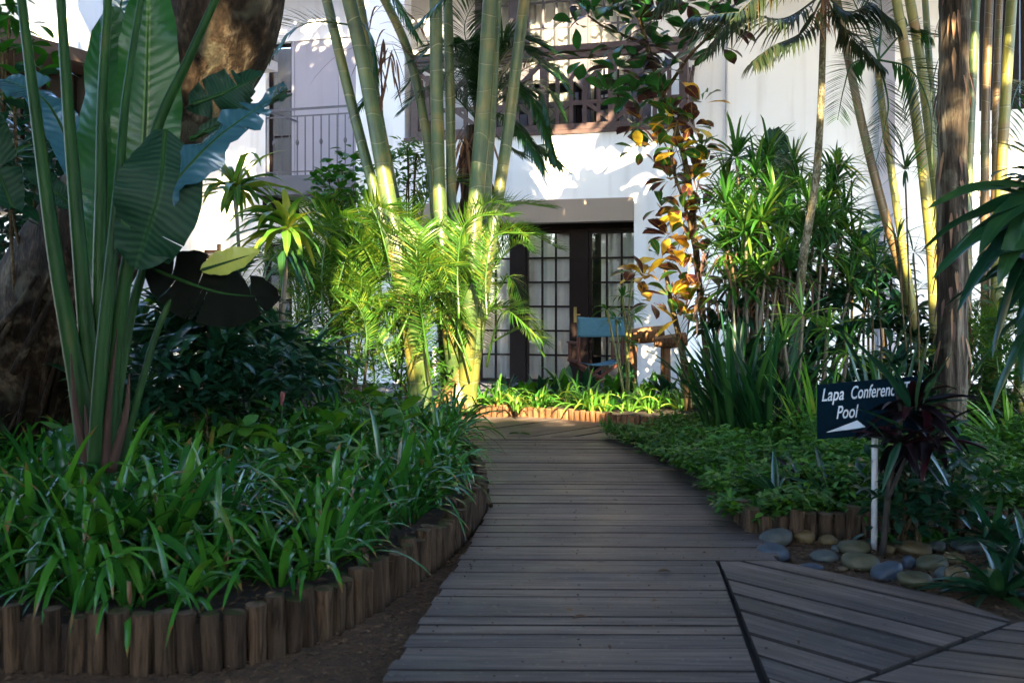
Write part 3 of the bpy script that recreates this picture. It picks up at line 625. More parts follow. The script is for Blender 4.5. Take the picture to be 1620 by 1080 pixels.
w.bx((x0,11.55,2.3),(c[0],11.70,2.44)); build('verandah_post',w,M['darkwood'],LW,smooth=False)

# ---------------------------------------------------------------- canvas chair
def director_chair(name,label,loc,rz):
    t=thing(name,label,'chair',(0,0,0)); wd,dp=.58,.46
    def b(nm,mb,mat,**k): return build(nm,mb,mat,t,local=True,**k)
    for sx in (-1,1):
        m_=MB(); x=sx*wd/2
        m_.bx((x-.018,dp/2-.02,.42),(x+.018,dp/2+.02,.98)); b('back_post',m_,M['chairwood'],smooth=False)
        m_=MB(); m_.bx((x-.03,-dp/2,.64),(x+.03,dp/2-.021,.665)); b('armrest',m_,M['chairwood'],smooth=False)
        m_=MB(); m_.bx((x-.016,-dp/2+.02,.44),(x+.016,-dp/2+.06,.639)); b('arm_post',m_,M['chairwood'],smooth=False)
        m_=MB(); m_.bx((x-.02,-dp/2,.0),(x+.02,dp/2,.035)); b('foot_rail',m_,M['chairwood'],smooth=False)
        m_=MB(); m_.bx((x-.02,-dp/2,.405),(x+.02,dp/2-.022,.438)); b('seat_rail',m_,M['chairwood'],smooth=False)
    for y_ in (-dp/2+.03,dp/2-.05):
        for sx in (-1,1):
            m_=MB(); m_.bar((-sx*wd/2,y_+sx*.012,.03),(sx*wd/2,y_+sx*.012,.41),.035,.02,face=(0,1,0)); b('leg',m_,M['chairwood'],smooth=False)
    us=np.linspace(-1,1,13)
    Pt=np.array([[(u*wd/2,y_,.43-.06*(1-u*u)) for u in us] for y_ in np.linspace(-dp/2+.01,dp/2-.03,5)]); m_=MB(); m_.grid(Pt); o=b('seat',m_,M['canvas']); o.modifiers.new('s','SOLIDIFY').thickness=.006
    Pt=np.array([[(u*(wd/2+.022),dp/2+.024+.015*(1-u*u)+.004*math.sin(z*90+u*3),z+(-.012*(1-u*u) if z>.9 else 0)) for u in us] for z in np.linspace(.73,.985,9)]); m_=MB(); m_.grid(Pt); o=b('backrest',m_,M['canvas']); o.modifiers.new('s','SOLIDIFY').thickness=.006
    t.location=loc; t.rotation_euler=(0,0,rz); return t
q=P(942,0,13.1); director_chair('folding_chair','blue canvas folding chair with red-brown frame before the glass doors',(q[0],13.1,.10),R(12)+math.pi)

# balcony furniture
def to_world(u,nn,z): return (OX+u*cT+nn*sT,OY-u*sT+nn*cT,z)
t=thing('balcony_table','dark square table behind the timber balcony railing','table',to_world(ul(880,.5),.5,zb-.03),rz=-TH)
m_=MB(); m_.bx((-.34,-.25,.70),(.34,.25,.74)); build('table_top',m_,M['darkwood'],t,smooth=False,local=True)
for a in (-.3,.3):
    for c in (-.21,.21): m_=MB(); m_.bx((a-.02,c-.02,0),(a+.02,c+.02,.70)); build('leg',m_,M['darkwood'],t,smooth=False,local=True)
for px,lab,rz in ((822,'dark slatted chair at the left end of the balcony table',.4),(945,'dark slatted chair at the right end of the balcony table',-.5)):
    t=thing('balcony_chair',lab,'chair',to_world(ul(px,.5),.5,zb-.03),rz=-TH+rz)
    m_=MB(); m_.bx((-.22,-.22,.42),(.22,.22,.45)); build('seat',m_,M['darkwood'],t,smooth=False,local=True)
    m_=MB()
    for k in range(4): m_.bx((-.2,.19,.52+k*.11),(.2,.21,.58+k*.11))
    build('backrest',m_,M['darkwood'],t,smooth=False,local=True)
    for a in (-.2,.2):
        for c in (-.2,.2): m_=MB(); m_.bx((a-.018,c-.018,0),(a+.018,c+.018,.42 if c<0 else .95)); build('leg',m_,M['darkwood'],t,smooth=False,local=True)

# rustic log rail by the pillar
t=thing('log_rail','rough brown horizontal log on stumpy timber posts beside the white pillar','garden rail',(1.9,12.4,.07))
m_=MB(); m_.tube([P(990,533,12.5),P(1020,530,12.5),P(1050,527,12.5)],[.085,.10,.095],12,.6); build('log',m_,M['logfar'],t,sharp=50)
m_=MB(); m_.tube([P(1035,541,12.3),P(1060,540,12.3),P(1086,536,12.3)],[.06,.085,.08],12,.3); build('log',m_,M['logfar'],t,sharp=50)
m_=MB(); a=P(1053,545,12.42); m_.tube([(a[0],a[1],.05),(a[0],a[1],a[2])],[.065,.06],10,.8); build('post',m_,M['logfar'],t,sharp=50)
m_=MB(); a=P(1002,545,12.5); m_.tube([(a[0],a[1],.05),(a[0],a[1],a[2])],[.05,.045],10,.2); build('post',m_,M['logfar'],t,sharp=50)
# ---------------------------------------------------------------- helpers for plants
def plant(name,label,cat,loc,group=None): return thing(name,label,cat,loc,group)
def stem_part(t,pts,rad,mat,m=10,nm='stem',n=8,seg=None,ringamp=0.0,ring=.27):
    c=crom(pts,n); b=MB(); rad=np.asarray(rad,float)
    r=np.interp(np.linspace(0,1,len(c)),np.linspace(0,1,len(rad)),rad) if rad.ndim else np.full(len(c),float(rad))
    b.tube(c,r,m); return build(nm,b,mat,t)
def head(t,c,n,L,W,mat,el=(-.1,1.3),droop=(.5,1.3),kind='strap',nm='leaf_rosette',**k):
    b=MB(); rosette(b,c,n,L,W,el,droop,kind,**k); return build(nm,b,mat,t)

# ---------------------------------------------------------------- big leaning tree with the crown added out of view to shade the garden
TARGETS=[ # (point that the sun reaches, radius)
 (P(735,610,11.6),.45),(P(770,560,11.4),.42),(P(830,625,11.3),.42),(P(900,640,11.2),.38),(P(980,640,11.1),.30),(P(1075,640,11.0),.30),(P(720,655,11.0),.3),
 (P(628,400,11.3),.36),(P(600,470,11.2),.34),(P(560,400,11.2),.3),(P(540,470,11.2),.3),(P(690,400,11.7),.30),(P(760,440,11.6),.4),(P(705,470,11.2),.35),(P(620,560,11.2),.35),(P(840,420,11.6),.25),
 (P(615,370,11.1),.35),(P(600,300,11.2),.22),(P(745,400,11.3),.3),(P(790,330,11.4),.22),(P(735,560,11.4),.3),(P(700,350,12),.25),(P(770,350,12),.25),(P(745,520,11.7),.35),
 (P(1080,270,11),.33),(P(1090,390,11),.33),(P(1060,480,11),.3),(P(1015,240,11),.2),
 (P(900,245,13.9),.55),(P(985,265,13.7),.4),(P(360,230,15.8),.45),(P(330,330,15.8),.35),
 (P(1425,380,9.8),.34),(P(1440,300,9.8),.30),(P(1475,420,9.6),.25),(P(1580,330,9.8),.35),(P(1560,100,9.6),.25),(P(1580,250,13.),.5),
 (P(1030,590,13.5),.28),(P(1055,570,12.4),.22),(P(262,420,13.2),.4),(P(100,50,11.8),.35),(P(260,400,14),.3),
 (P(870,60,14.9),.5),(P(960,50,14.7),.35),(P(800,90,14.9),.2),(P(300,150,6.5),.09),(P(305,190,6.5),.05),(P(152,130,4.55),.045),(P(182,215,4.55),.05),(P(370,405,4.8),.08),(P(440,400,8),.12),(P(72,235,5),.04),
 (P(1160,300,10.4),.35),(P(1280,300,10.4),.25),(P(1570,700,8.6),.25),(P(650,640,8.5),.0),(P(1180,430,10.3),.25),(P(500,560,9.5),.3),
]
bt=thing('shade_tree','large leaning tree with thick mottled grey-brown trunk behind the giant broad leaves','tree',(-3.9,7.2,.1))
TR=[P(-30,900,7.6),P(0,760,7.4),P(35,620,7.2),P(75,500,7.0),P(140,380,6.8),P(225,262,6.6),P(306,130,6.5),P(362,0,6.4),np.array([-1.65,6.3,4.4]),np.array([-1.3,5.8,6.3])]
c=crom(TR,10); b=MB(); nn_=len(c); m_=28
rad=np.interp(np.linspace(0,1,nn_),[0,.15,.3,.42,.55,.7,1],[.56,.46,.42,.38,.34,.33,.34])
T=np.gradient(c,axis=0); T/=np.linalg.norm(T,axis=1)[:,None]; a=np.array([1.,0,0]); rings=[]
for i in range(nn_):
    a=a-T[i]*a.dot(T[i]); a/=np.linalg.norm(a); bb=np.cross(T[i],a); ring=[]
    for j in range(m_+1):
        th=2*math.pi*j/m_; r=rad[i]*(1+.10*noise.noise(Vector((math.cos(th)*1.3,math.sin(th)*1.3,c[i][2]*.8)))+.05*noise.noise(Vector((math.cos(th)*4,math.sin(th)*4,c[i][2]*1.5)))+(.18*max(0,1-i/16.)*abs(math.sin(th*2.5))))
        ring.append(c[i]+r*(math.cos(th)*a+math.sin(th)*bb))
    rings.append(ring)
b.grid(np.array(rings),.5,np.linspace(0,8,nn_)); build('trunk',b,M['bark'],bt)
b=MB()
fork=c[-1]
for k in range(9):
    az=k*.7+U(-.2,.2); L=U(6,9.5); e=np.array([fork[0]+math.cos(az)*L,fork[1]-2+math.sin(az)*L*1.1,U(7.4,8.8)])
    mid=fork*.55+e*.45+np.array([0,0,.8]); b.tube(crom([fork-[0,0,.3],mid,e],6),np.linspace(.2,.04,13),8)
build('limb',b,M['bark'],bt)
ar=MB()
for k in range(46):
    i=int(U(4,40)); th=U(2.6,6.6); s0=c[i]; px_=s0[0]+math.cos(th)*rad[i]*1.05; py_=s0[1]+math.sin(th)*rad[i]*1.02-.02
    zt=s0[2]; w0=U(-.05,.05)
    j0=max(0,i-int(U(8,22))); s1=c[j0]; a1=th+U(-.3,.3); e_=np.array([s1[0]+math.cos(a1)*rad[j0]*1.06,s1[1]+math.sin(a1)*rad[j0]*1.04-.02,s1[2]])
    ar.tube(crom([(px_,py_,zt),(np.array([px_,py_,zt])+e_)/2+[w0,-.03,0],e_],6),[*np.linspace(.012,.03,13)],6)
build('aerial_root',ar,M['bark'],bt)
# foliage: leaf sprays through a wide flat crown; unseen, carved to shape sun patches
def crown_leaves(n,lo,hi,size,fn):
    ctr=np.stack([U(lo[i],hi[i],n//14) for i in range(3)],1); ctr=ctr[fn(ctr)]
    pts=(ctr[:,None]+rng.normal(0,.42,(len(ctr),14,3))*np.array([1,1,.5])).reshape(-1,3)
    return pts
pts=crown_leaves(105000,(-14,-16,6.4),(13,11.4,8.9),.3,lambda q:((np.abs(q[:,0])/14)**3+(np.abs(q[:,1]+2.3)/13.6)**3<1)&(np.abs(q[:,0]-.12*(14-q[:,1]))<.42*(q[:,1]+14)+3.2)&(q[:,2]>6.2+.0*q[:,0])&~((q[:,1]>7.5)&(q[:,2]<6.6)))
pts=np.concatenate([pts,crown_leaves(34000,(-4,-15,6.4),(7,-3,8.6),.3,lambda q:q[:,0]<99)])
keep=np.ones(len(pts),bool)
for p,r in TARGETS:
    if r<=0: continue
    v=pts-p; al=v@S; dist=np.linalg.norm(v-al[:,None]*S,axis=1)
    keep&=~((al>0)&(dist<r*rng.uniform(.75,1.25,len(pts))+.13))
pts=pts[keep]; k=len(pts)
b=MB(); az=U(0,6.283,k); el=rng.normal(-.1,.5,k)
ribbons(b,pts,az_el(az,el),U(.32,.52,k),U(.19,.27,k),.5,.12,3,'ell',U(-.8,.8,k))
build('crown',b,M['crown'],bt)

# ---------------------------------------------------------------- giant broad-leaved plant, near left
def big_leaf(t,base,tip,W,nrm,mat,bend=.0,petiole=None,nm='leaf',fold=.12,tears=0,n=26,m=9,sag=.0,kind='pad',mid=None,edge=.02):
    """a paddle leaf from base to tip facing nrm; sag bends it, tears split its edge"""
    base=np.asarray(base,float);tip=np.asarray(tip,float); nrm=np.asarray(nrm,float)
    c=crom([base,(np.asarray(mid) if mid is not None else (base+tip)/2+np.array([0,0,bend])),tip],n//2); n=len(c)
    T=np.gradient(c,axis=0); T/=np.linalg.norm(T,axis=1)[:,None]; t_=np.linspace(0,1,n); w=W/2*prof(kind,t_)
    up=nrm[None]-T*(T@nrm)[:,None]; up/=np.linalg.norm(up,axis=1)[:,None]; sd=np.cross(T,up)
    ph=U(0,6); cols=[]
    for j in range(m):
        q=2*j/(m-1)-1
        wob=edge*np.sin(t_*19+ph+(2 if q>0 else 0))*abs(q)**2+edge*.5*np.sin(t_*47+ph*2)*abs(q)**3
        cols.append(c+sd*(w*q)[:,None]+up*((abs(q)**1.3*fold*W+wob-sag*W*q*q)[:,None]))
    Pt=np.stack(cols,1); b=MB()
    if not tears: b.grid(Pt,.5)
    else:
        cuts=sorted(rng.choice(np.arange(4,n-3),tears,replace=False)); h=m//2
        for sideidx in (0,1):
            sl=slice(0,h+1) if sideidx==0 else slice(h,m)
            ks=[0]+[int(x)+ (sideidx) for x in cuts]+[n-1]
            for a_,b_ in zip(ks[:-1],ks[1:]):
                if b_<=a_: continue
                q=Pt[a_:b_+1,sl].copy()
                ed=np.abs(np.linspace(-1 if sideidx==0 else 0,0 if sideidx==0 else 1,h+1))[None,:,None]
                dv=(T[(a_+b_)//2]*U(-.04,.05)+up[(a_+b_)//2]*U(-.05,.03))
                q=q+ed**1.5*dv; 
                u=np.linspace(0,.5,h+1) if sideidx==0 else np.linspace(.5,1,h+1)
                k_,r_=q.shape[0],q.shape[1]
                idx=np.arange(k_*r_).reshape(k_,r_); F=np.stack([idx[:-1,:-1],idx[:-1,1:],idx[1:,1:],idx[1:,:-1]],-1).reshape(-1,4)
                UV=np.stack(np.broadcast_arrays(u[None,:],np.linspace(a_/n,b_/n,k_)[:,None]),-1).reshape(-1,2)
                b.raw(q.reshape(-1,3),F,UV,.5)
    o=build(nm,b,mat,t)
    rb=MB(); rb.tube(c-up*.004,np.linspace(.012,.003,n)*max(1,W*2.4),6); build('midrib',rb,M['stemplain'],o if False else t)
    return o
def stemplain():
    m,nt,b=newmat('leaf_stalk'); uv=N(nt,'ShaderNodeTexCoord'); n=noi(nt,2.5,3,mapv(nt,'Object',(8,8,1)),.3)
    col=ramp(nt,[(.3,(.004,.022,.005)),(.6,(.010,.042,.008)),(.78,(.034,.050,.012))],n); nt.links.new(col,b.inputs['Base Color']); b.inputs['Roughness'].default_value=.5; b.inputs['Specular IOR Level'].default_value=.12
    n2=noi(nt,30,3,mapv(nt,'Object',(1,1,.15))); bump(nt,b,n2,.3,.003); return m
M['stemplain']=stemplain()
M['sheath']=plain('dry_sheath',(.030,.013,.008),.85,nsc=9,amt=.7)
D=4.6
gb=thing('broad_leaf_plant','giant tropical plant with paddle leaves on thick fanned stalks, near left','plant',P(150,735,D)*[1,1,0]+[0,0,.12])
def stalk(pts,r0,r1,mat='stemplain'):
    c=crom(pts,10); b=MB(); b.tube(c,np.linspace(r0,r1,len(c)),12); return build('stalk',b,M[mat],gb)
p=lambda x,y,d=D: P(x,y,d)
stalk([p(142,740),p(122,600),p(90,420),p(62,220),p(30,-30)],.050,.019)
stalk([p(150,745,4.65),p(143,600,4.65),p(128,420,4.65),p(110,200,4.65),p(94,-30,4.65)],.048,.020)
stalk([p(160,745,4.7),p(160,600,4.7),p(158,430,4.7),p(160,300,4.72),p(162,150,4.75),p(172,-20,4.8)],.042,.018)
stalk([p(168,745,4.55),p(176,600,4.55),p(196,450,4.55),p(222,330,4.55),p(248,205,4.55),p(300,90,4.5),p(352,-25,4.45)],.040,.016)
stalk([p(172,745,4.75),p(185,620,4.75),p(206,500,4.8),p(228,420,4.8),p(258,300,4.85)],.034,.016)
stalk([p(155,745,4.5),p(158,640,4.5),p(168,520,4.5),p(180,400,4.5),p(192,280,4.55)],.034,.014)
stalk([p(185,745,4.6),p(215,640,4.65),p(250,520,4.7),p(285,450,4.75),p(300,432,4.8)],.020,.010)
stalk([p(148,745,4.45),p(160,560,4.45),p(187,300,4.5),p(200,150,4.6),p(228,-30,4.7)],.030,.014)
for q in ([p(140,740,4.5),p(120,650,4.5),p(112,560,4.52)],[p(165,740,4.48),p(172,640,4.5),p(186,520,4.52)],[p(175,745,4.5),p(198,660,4.5),p(205,590,4.5)],[p(150,745,4.48),p(140,690,4.46),p(134,640,4.46)]):
    c=crom(q,8); b=MB(); b.tube(c,np.linspace(.026,.003,len(c)),9); build('dry_sheath',b,M['sheath'],gb)
big_leaf(gb,p(215,420,4.75),p(236,-40,4.8),.31,(.15,-1,.0),M['banana'],fold=-.10,mid=p(230,190,4.75),nm='leaf')
big_leaf(gb,p(150,470,4.85),p(172,10,5.0),.30,(-.25,-1,.1),M['banana'],fold=-.06,mid=p(158,250,4.9),nm='leaf')
big_leaf(gb,p(175,130,5.0),p(205,-90,5.05),.16,(.2,-.6,.8),M['bananablue'],fold=.05)
big_leaf(gb,p(262,205,4.5),p(214,425,4.45),.36,(.25,-1,.35),M['bananadark'],fold=.10,mid=p(250,310,4.38),sag=.12,tears=3)
big_leaf(gb,p(228,345,4.4),p(455,140,4.7),.20,(-.15,-.75,.6),M['bananablue'],fold=.08,mid=p(335,225,4.45),tears=3,kind='ell',edge=.03)
big_leaf(gb,p(305,165,4.66),p(412,120,4.9),.20,(.1,-1,-.2),M['bananadark'],fold=-.12,mid=p(360,145,4.75),tears=2,kind='ell',edge=.03)
big_leaf(gb,p(300,220,4.62),p(462,148,4.85),.07,(.1,-.8,.5),M['bananadark'],fold=.1,mid=p(390,180,4.7),kind='lance')
big_leaf(gb,p(238,425,4.75),p(438,470,4.85),.33,(.0,-1,.25),M['blackleaf'],fold=.06,mid=p(345,462,4.72),tears=4,kind='ell',edge=.03)
big_leaf(gb,p(318,428,4.66),p(412,398,4.7),.13,(.1,-1,.5),M['bananayellow'],fold=.08,kind='ell',edge=.006)
big_leaf(gb,p(150,330,5.1),p(8,125,5.3),.20,(.1,-.7,.7),M['bananablue'],fold=.1,mid=p(80,170,5.15),tears=2)
big_leaf(gb,p(120,330,5.1),p(30,260,4.9),.13,(-.1,-.8,.5),M['bananadark'],fold=.12,kind='ell')
big_leaf(gb,p(20,330,5.4),p(-60,120,5.4),.24,(.3,-.9,.4),M['bananadark'],fold=.12,tears=2)

# ---------------------------------------------------------------- canes with leaf heads (dracaenas and the like)
def cane_plant(name,label,cat,base,canes,mat,stemmat='cane',group=None):
    """canes: list of (points, radius, head spec)"""
    t=plant(name,label,cat,base,group)
    for pts,r,hs in canes:
        stem_part(t,pts,[r*1.25,r],M[stemmat],8)
        for h in hs:
            c,n,L,W=h[:4]; k=dict(h[4]) if len(h)>4 else {}
            mt=k.pop('mat',mat); head(t,c,n,L,W,M[mt],**k)
    return t
lw=dict(kind='lance',el=(-.2,1.35),droop=(.8,2.0),wav=.25,nseg=8,fold=.2)
cane_plant('dracaena','slim dracaena with drooping green and yellow leaves, head against the white wall','plant',P(385,640,8.6)*[1,1,0]+[0,0,.12],
 [([P(388,640,8.6),P(380,480,8.6),P(378,400,8.6),P(372,300,8.6)],.014,[(P(372,300,8.6),34,.56,.085,dict(lw))])],'dracy')
cane_plant('dracaena','taller dracaena cane with variegated leaves beside the grey balcony slab','plant',P(444,640,8.0)*[1,1,0]+[0,0,.12],
 [([P(444,640,8.0),P(446,520,8.0),P(452,420,8.0),P(456,365,8.0)],.017,[(P(456,362,8.0),32,.52,.085,dict(lw,mat='dracy')),(P(448,395,8.0),8,.42,.06,dict(lw,el=(-.9,.0)))])],'drac')
dl_=dict(kind='lance',el=(-.1,1.2),droop=(.7,1.7),wav=.2,nseg=8,fold=.16)
heads=[(285,495,7.6),(330,480,7.4),(385,500,7.8),(255,520,8.2),(440,530,7.9),(350,535,7.2),(480,555,8.6),(215,500,8.4)]
M['cordystem']=plain('dark_stem',(.016,.012,.008),.8,nsc=30,amt=.6)
t=plant('dracaena','low dark dracaena thicket of glossy arching leaves below the torn leaf','plant',P(340,640,7.6)*[1,1,0]+[0,0,.12])
for x,y_,d in heads:
    q=P(x,y_+30,d); g_=np.array([q[0]+U(-.1,.1),q[1],.12]); stem_part(t,[g_,(g_+q)/2+[.02,0,0],q],[.024,.018],M['cordystem'],8); head(t,q,40,.62,.095,M['drac'],**dl_)
# pink bract in the left bed
b=MB(); t=plant('flower_spike','small dull pink flower spike standing among the dark left bed leaves','flower',P(445,680,6.6)*[1,1,0]+[0,0,.12])
stem_part(t,[P(445,700,6.6),P(446,640,6.6)],[.006,.006],M['stemplain'],6); ribbons(b,np.tile(P(446,645,6.6),(7,1)),az_el(U(0,6.28,7),U(1.25,1.5,7)),.11,.022,.0,.3,5,'ell'); build('petals',b,M['petal'],t)

# ---------------------------------------------------------------- central palm clump
def canonical_frond(L,rise,leaf,W,npair,lib,**k):
    out=[]
    for i in range(lib):
        r_=MB(); l_=MB(); a=rise*U(.8,1.2); cv=[(0,0,0),(L*.33,U(-.05,.05),L*.33*a),(L*.68,U(-.1,.1),L*(.45*a)),(L*.95*U(.9,1.05),U(-.15,.15),L*(.25*a-.12))]
        kk=dict(k); frond(r_,l_,cv,leaf,W,npair,**kk); out.append((r_,l_))
    return out
def make_lib(specs,ml,mr):
    res=[]
    for r_,l_ in specs:
        # rachis and leaflets are one frond: one mesh with two materials
        nv=r_.n; F1=sum(len(f) for f in r_.F)
        b=MB(); b.V=r_.V+l_.V; b.UV=r_.UV+l_.UV; b.RV=r_.RV+l_.RV; b.F=r_.F+[f+nv for f in l_.F]; b.n=nv+l_.n
        me=b.mesh('frond',mr); me.materials.append(ml)
        mi=np.ones(len(me.polygons),np.int32); mi[:F1]=0; me.polygons.foreach_set('material_index',mi); res.append(me)
    return res
LIB_A=make_lib(canonical_frond(1.15,1.05,.34,.018,46,6,vee=.45,droop=.6),M['areca'],M['areca'])
LIB_B=make_lib(canonical_frond(1.7,.9,.46,.028,54,4,vee=.3,droop=.8),M['palmdark'],M['palmdark'])
def put_frond(t,me,loc,az,pitch=0.,sc=1.,roll=0.):
    o=link('frond',me,t); o.location=tuple(np.asarray(loc)-np.asarray(t['_o'])); o.rotation_euler=(roll,-pitch,az); o.scale=(sc,)*3; return o
def hand_frond(t,curve,leaf,W,npair,mat,**k):
    r_=MB(); l_=MB(); frond(r_,l_,curve,leaf,W,npair,**k); me=make_lib([(r_,l_)],M[mat],M[k.get('rm',mat) if False else mat])[0]
    o_=np.asarray(t['_o']); me.transform(Matrix.Translation(Vector(tuple(-o_)))); return link('frond',me,t)
ap=plant('palm_clump','tall clumped palm with ringed green stems and sunlit feathery fronds before the glass doors','palm',P(730,630,11.8)*[1,1,0]+[0,0,.07])
def pstem(t,pts,w,mat='stem',nm='stem'):
    """pts: (px,py,d); w: width in photo pixels bottom, top"""
    q=[P(*a) for a in pts]; d=[a[2] for a in pts]; stem_part(t,q,np.linspace(w[0],w[1],len(q))/2*np.array(d)/FPX,M[mat],14,nm,10)
pstem(ap,[(655,653,11.2),(655,600,11.2),(632,440,10.95),(600,330,11.1),(560,180,11.3),(512,-20,11.2),(495,-90,11.1)],(20,15))
pstem(ap,[(668,653,11.2),(668,600,11.2),(640,450,10.9),(612,300,11.1),(577,110,11.2),(547,-20,11.1),(530,-90,11)],(28,21))
pstem(ap,[(672,642,12.),(672,600,12.),(650,450,12.),(628,330,12),(602,200,11.9),(565,-20,11.8),(550,-90,11.8)],(18,14))
pstem(ap,[(705,642,12.),(705,600,12.),(692,400,12),(680,250,12.),(648,90,12.),(598,-20,12),(570,-70,12)],(17,13))
pstem(ap,[(720,649,11.5),(720,610,11.5),(703,450,11.2),(695,300,11.4),(691,150,11.5),(689,-20,11.4),(688,-90,11.4)],(24,19))
pstem(ap,[(725,640,12.1),(725,610,12.1),(716,450,12.1),(714,300,12.1),(712,150,12.),(708,-20,12.),(706,-90,12)],(18,14))
pstem(ap,[(738,650,11.4),(738,612,11.4),(745,450,11.2),(752,330,11.3),(765,170,11.4),(777,-20,11.3),(783,-90,11.2)],(27,23))
pstem(ap,[(742,643,11.9),(742,612,11.9),(758,450,11.9),(768,330,11.9),(778,170,11.9),(787,-20,11.9),(790,-90,11.9)],(18,14))
pstem(ap,[(746,650,11.4),(746,612,11.4),(768,440,11.3),(784,340,11.4),(806,190,11.5),(832,-20,11.4),(842,-90,11.3)],(21,17))
# pale swollen foot of the clump
b=MB(); q=[P(722,640,11.5),P(732,600,11.5),P(742,560,11.5),P(744,500,11.6)]; b.tube(crom(q,6),np.interp(np.linspace(0,1,19),[0,.3,1],[.24,.15,.09]),14); build('stem_foot',b,M['stem3'],ap)
for i in range(99):
    x=np.clip(rng.normal(625,85),470,770); y_=U(440,610); d=U(11.3,12.3) if y_<480 else U(10.7,11.8); az=U(0,6.283)
    put_frond(ap,LIB_A[i%6],P(x,y_,d),az,U(-.05,1.0),U(.75,1.3),U(-.3,.3))
hand_frond(ap,[P(600,440,11.1),P(575,390,11.0),P(540,365,10.9),P(505,370,10.8)],.36,.017,42,'areca',vee=.4)
hand_frond(ap,[P(625,455,11.0),P(612,400,10.9),P(598,350,10.9),P(585,318,10.9)],.34,.017,44,'areca',vee=.2,nrm=(0,-1,.3))
hand_frond(ap,[P(700,520,11.2),P(705,450,11.1),P(715,410,11.0),P(740,385,10.9)],.32,.017,44,'areca',vee=.2,nrm=(0,-1,.3))
hand_frond(ap,[P(760,450,11.3),P(800,400,11.2),P(822,385,11.1),P(845,400,11.0)],.26,.016,34,'areca',vee=.3)
hand_frond(ap,[P(770,500,11.3),P(800,440,11.2),P(815,450,11.1),P(830,490,11.0)],.28,.016,36,'areca',vee=.1,droop=1.)
hand_frond(ap,[P(780,540,11.3),P(820,520,11.2),P(835,525,11.1),P(860,560,11.0)],.22,.016,30,'areca',vee=.3)
hand_frond(ap,[P(560,40,11.2),P(500,35,11.),P(462,50,10.9),P(425,95,10.8)],.42,.026,34,'palmdark',vee=.5,droop=.3,nrm=(0,-.5,.8))
hand_frond(ap,[P(560,20,11.4),P(585,60,11.4),P(590,130,11.4),P(560,180,11.4)],.35,.026,26,'palmdark',vee=.1)
hand_frond(ap,[P(500,-40,11.2),P(560,-60,11.),P(610,-20,10.9),P(660,60,10.8)],.42,.026,34,'palmdark',vee=.1,droop=1.2)
hand_frond(ap,[P(790,-60,11.2),P(740,-40,11.),P(700,0,10.9),P(660,40,10.8)],.40,.026,30,'palmdark',vee=.1,droop=1.2)
hand_frond(ap,[P(790,-70,11.2),P(850,-70,11.),P(900,-20,10.9),P(935,10,10.8)],.40,.026,30,'palmdark',vee=.1,droop=1.2)
for i,(x,y_) in enumerate([(495,-90),(530,-95),(688,-95),(783,-95),(842,-95)]):
    for k in range(3): put_frond(ap,LIB_B[(i+k)%4],P(x,y_,11.2),k*2.1+i,U(.5,.9),.8)
# hanging dead frond and flower stalks between the stems
dd=MB()
for k in range(26):
    a=P(600+U(-15,40),U(-10,90),11.6); ribbons(dd,[a],[az_el(U(-.6,3.4),U(-.2,.6))],U(.5,1.0),U(.012,.03),U(1.5,3.5),.1,7,'lance')
for k in range(16):
    a=P(608+U(-6,22),U(60,150),11.5); ribbons(dd,[a],[az_el(U(0,3),-1.2)],U(.2,.5),U(.02,.04),.3,.3,5,'lance')
build('dead_frond',dd,M['deadleaf'],ap)

# second palm with a dead-leaf skirt, standing behind the clump
fp=plant('skirted_palm','dark green palm with a skirt of brown dead leaves, behind the ringed stems','palm',P(742,600,12.7)*[1,1,0]+[0,0,.07])
pstem(fp,[(742,620,12.7),(742,450,12.7),(744,330,12.7),(752,200,12.7)],(36,30),'barkpalm','trunk')
b=MB()
for k in range(60): a=P(748+U(-22,22),U(190,300),12.6); ribbons(b,[a],[az_el(U(0,6.28),-1.1)],U(.3,.8),U(.03,.06),.4,.3,5,'lance')
build('dead_leaf_skirt',b,M['deadleaf'],fp)
cr=P(755,190,12.6)
for az,pit,L in ((.1,.5,1.),(.5,.9,.95),(-.3,.2,1.05),(-.7,.5,1),(-1.1,.9,.9),(2.9,.7,.9),(3.4,.9,.9),(2.5,1.0,.9),(3.9,.5,1),(-1.9,.8,.9),(-.15,.75,1.),(.25,.1,1.),(-.5,-.1,.9),(1.4,.9,.8),(4.4,.9,.9),(-.9,.0,.8),(-2.2,.2,.8),(.0,.9,1.),(-.35,.6,1.1),(3.1,.3,.9)):
    put_frond(fp,LIB_B[int(abs(az)*10)%4],cr,az,pit-.15,L*.72)
hand_frond(fp,[cr,P(800,130,12.4),P(845,160,12.2),P(880,260,12.1)],.50,.026,64,'palmdark',vee=.0,droop=.9)
hand_frond(fp,[cr,P(790,180,12.2),P(830,215,12.0),P(862,270,11.9)],.44,.026,60,'palmdark',vee=.0,droop=.6)
hand_frond(fp,[cr,P(770,120,12.4),P(800,60,12.2),P(860,70,12.1)],.50,.026,60,'palmdark',vee=.2)
hand_frond(fp,[cr,P(745,100,12.4),P(735,40,12.3),P(760,-10,12.2)],.46,.026,56,'palmdark',vee=.2,nrm=(0,-1,.3))
hand_frond(fp,[cr,P(715,150,12.4),P(680,140,12.2),P(640,170,12.1)],.46,.026,56,'palmdark',vee=.1)
hand_frond(fp,[cr,P(820,240,12.5),P(850,230,12.3),P(890,265,12.1)],.42,.026,56,'palmdark',vee=.0,droop=.5)
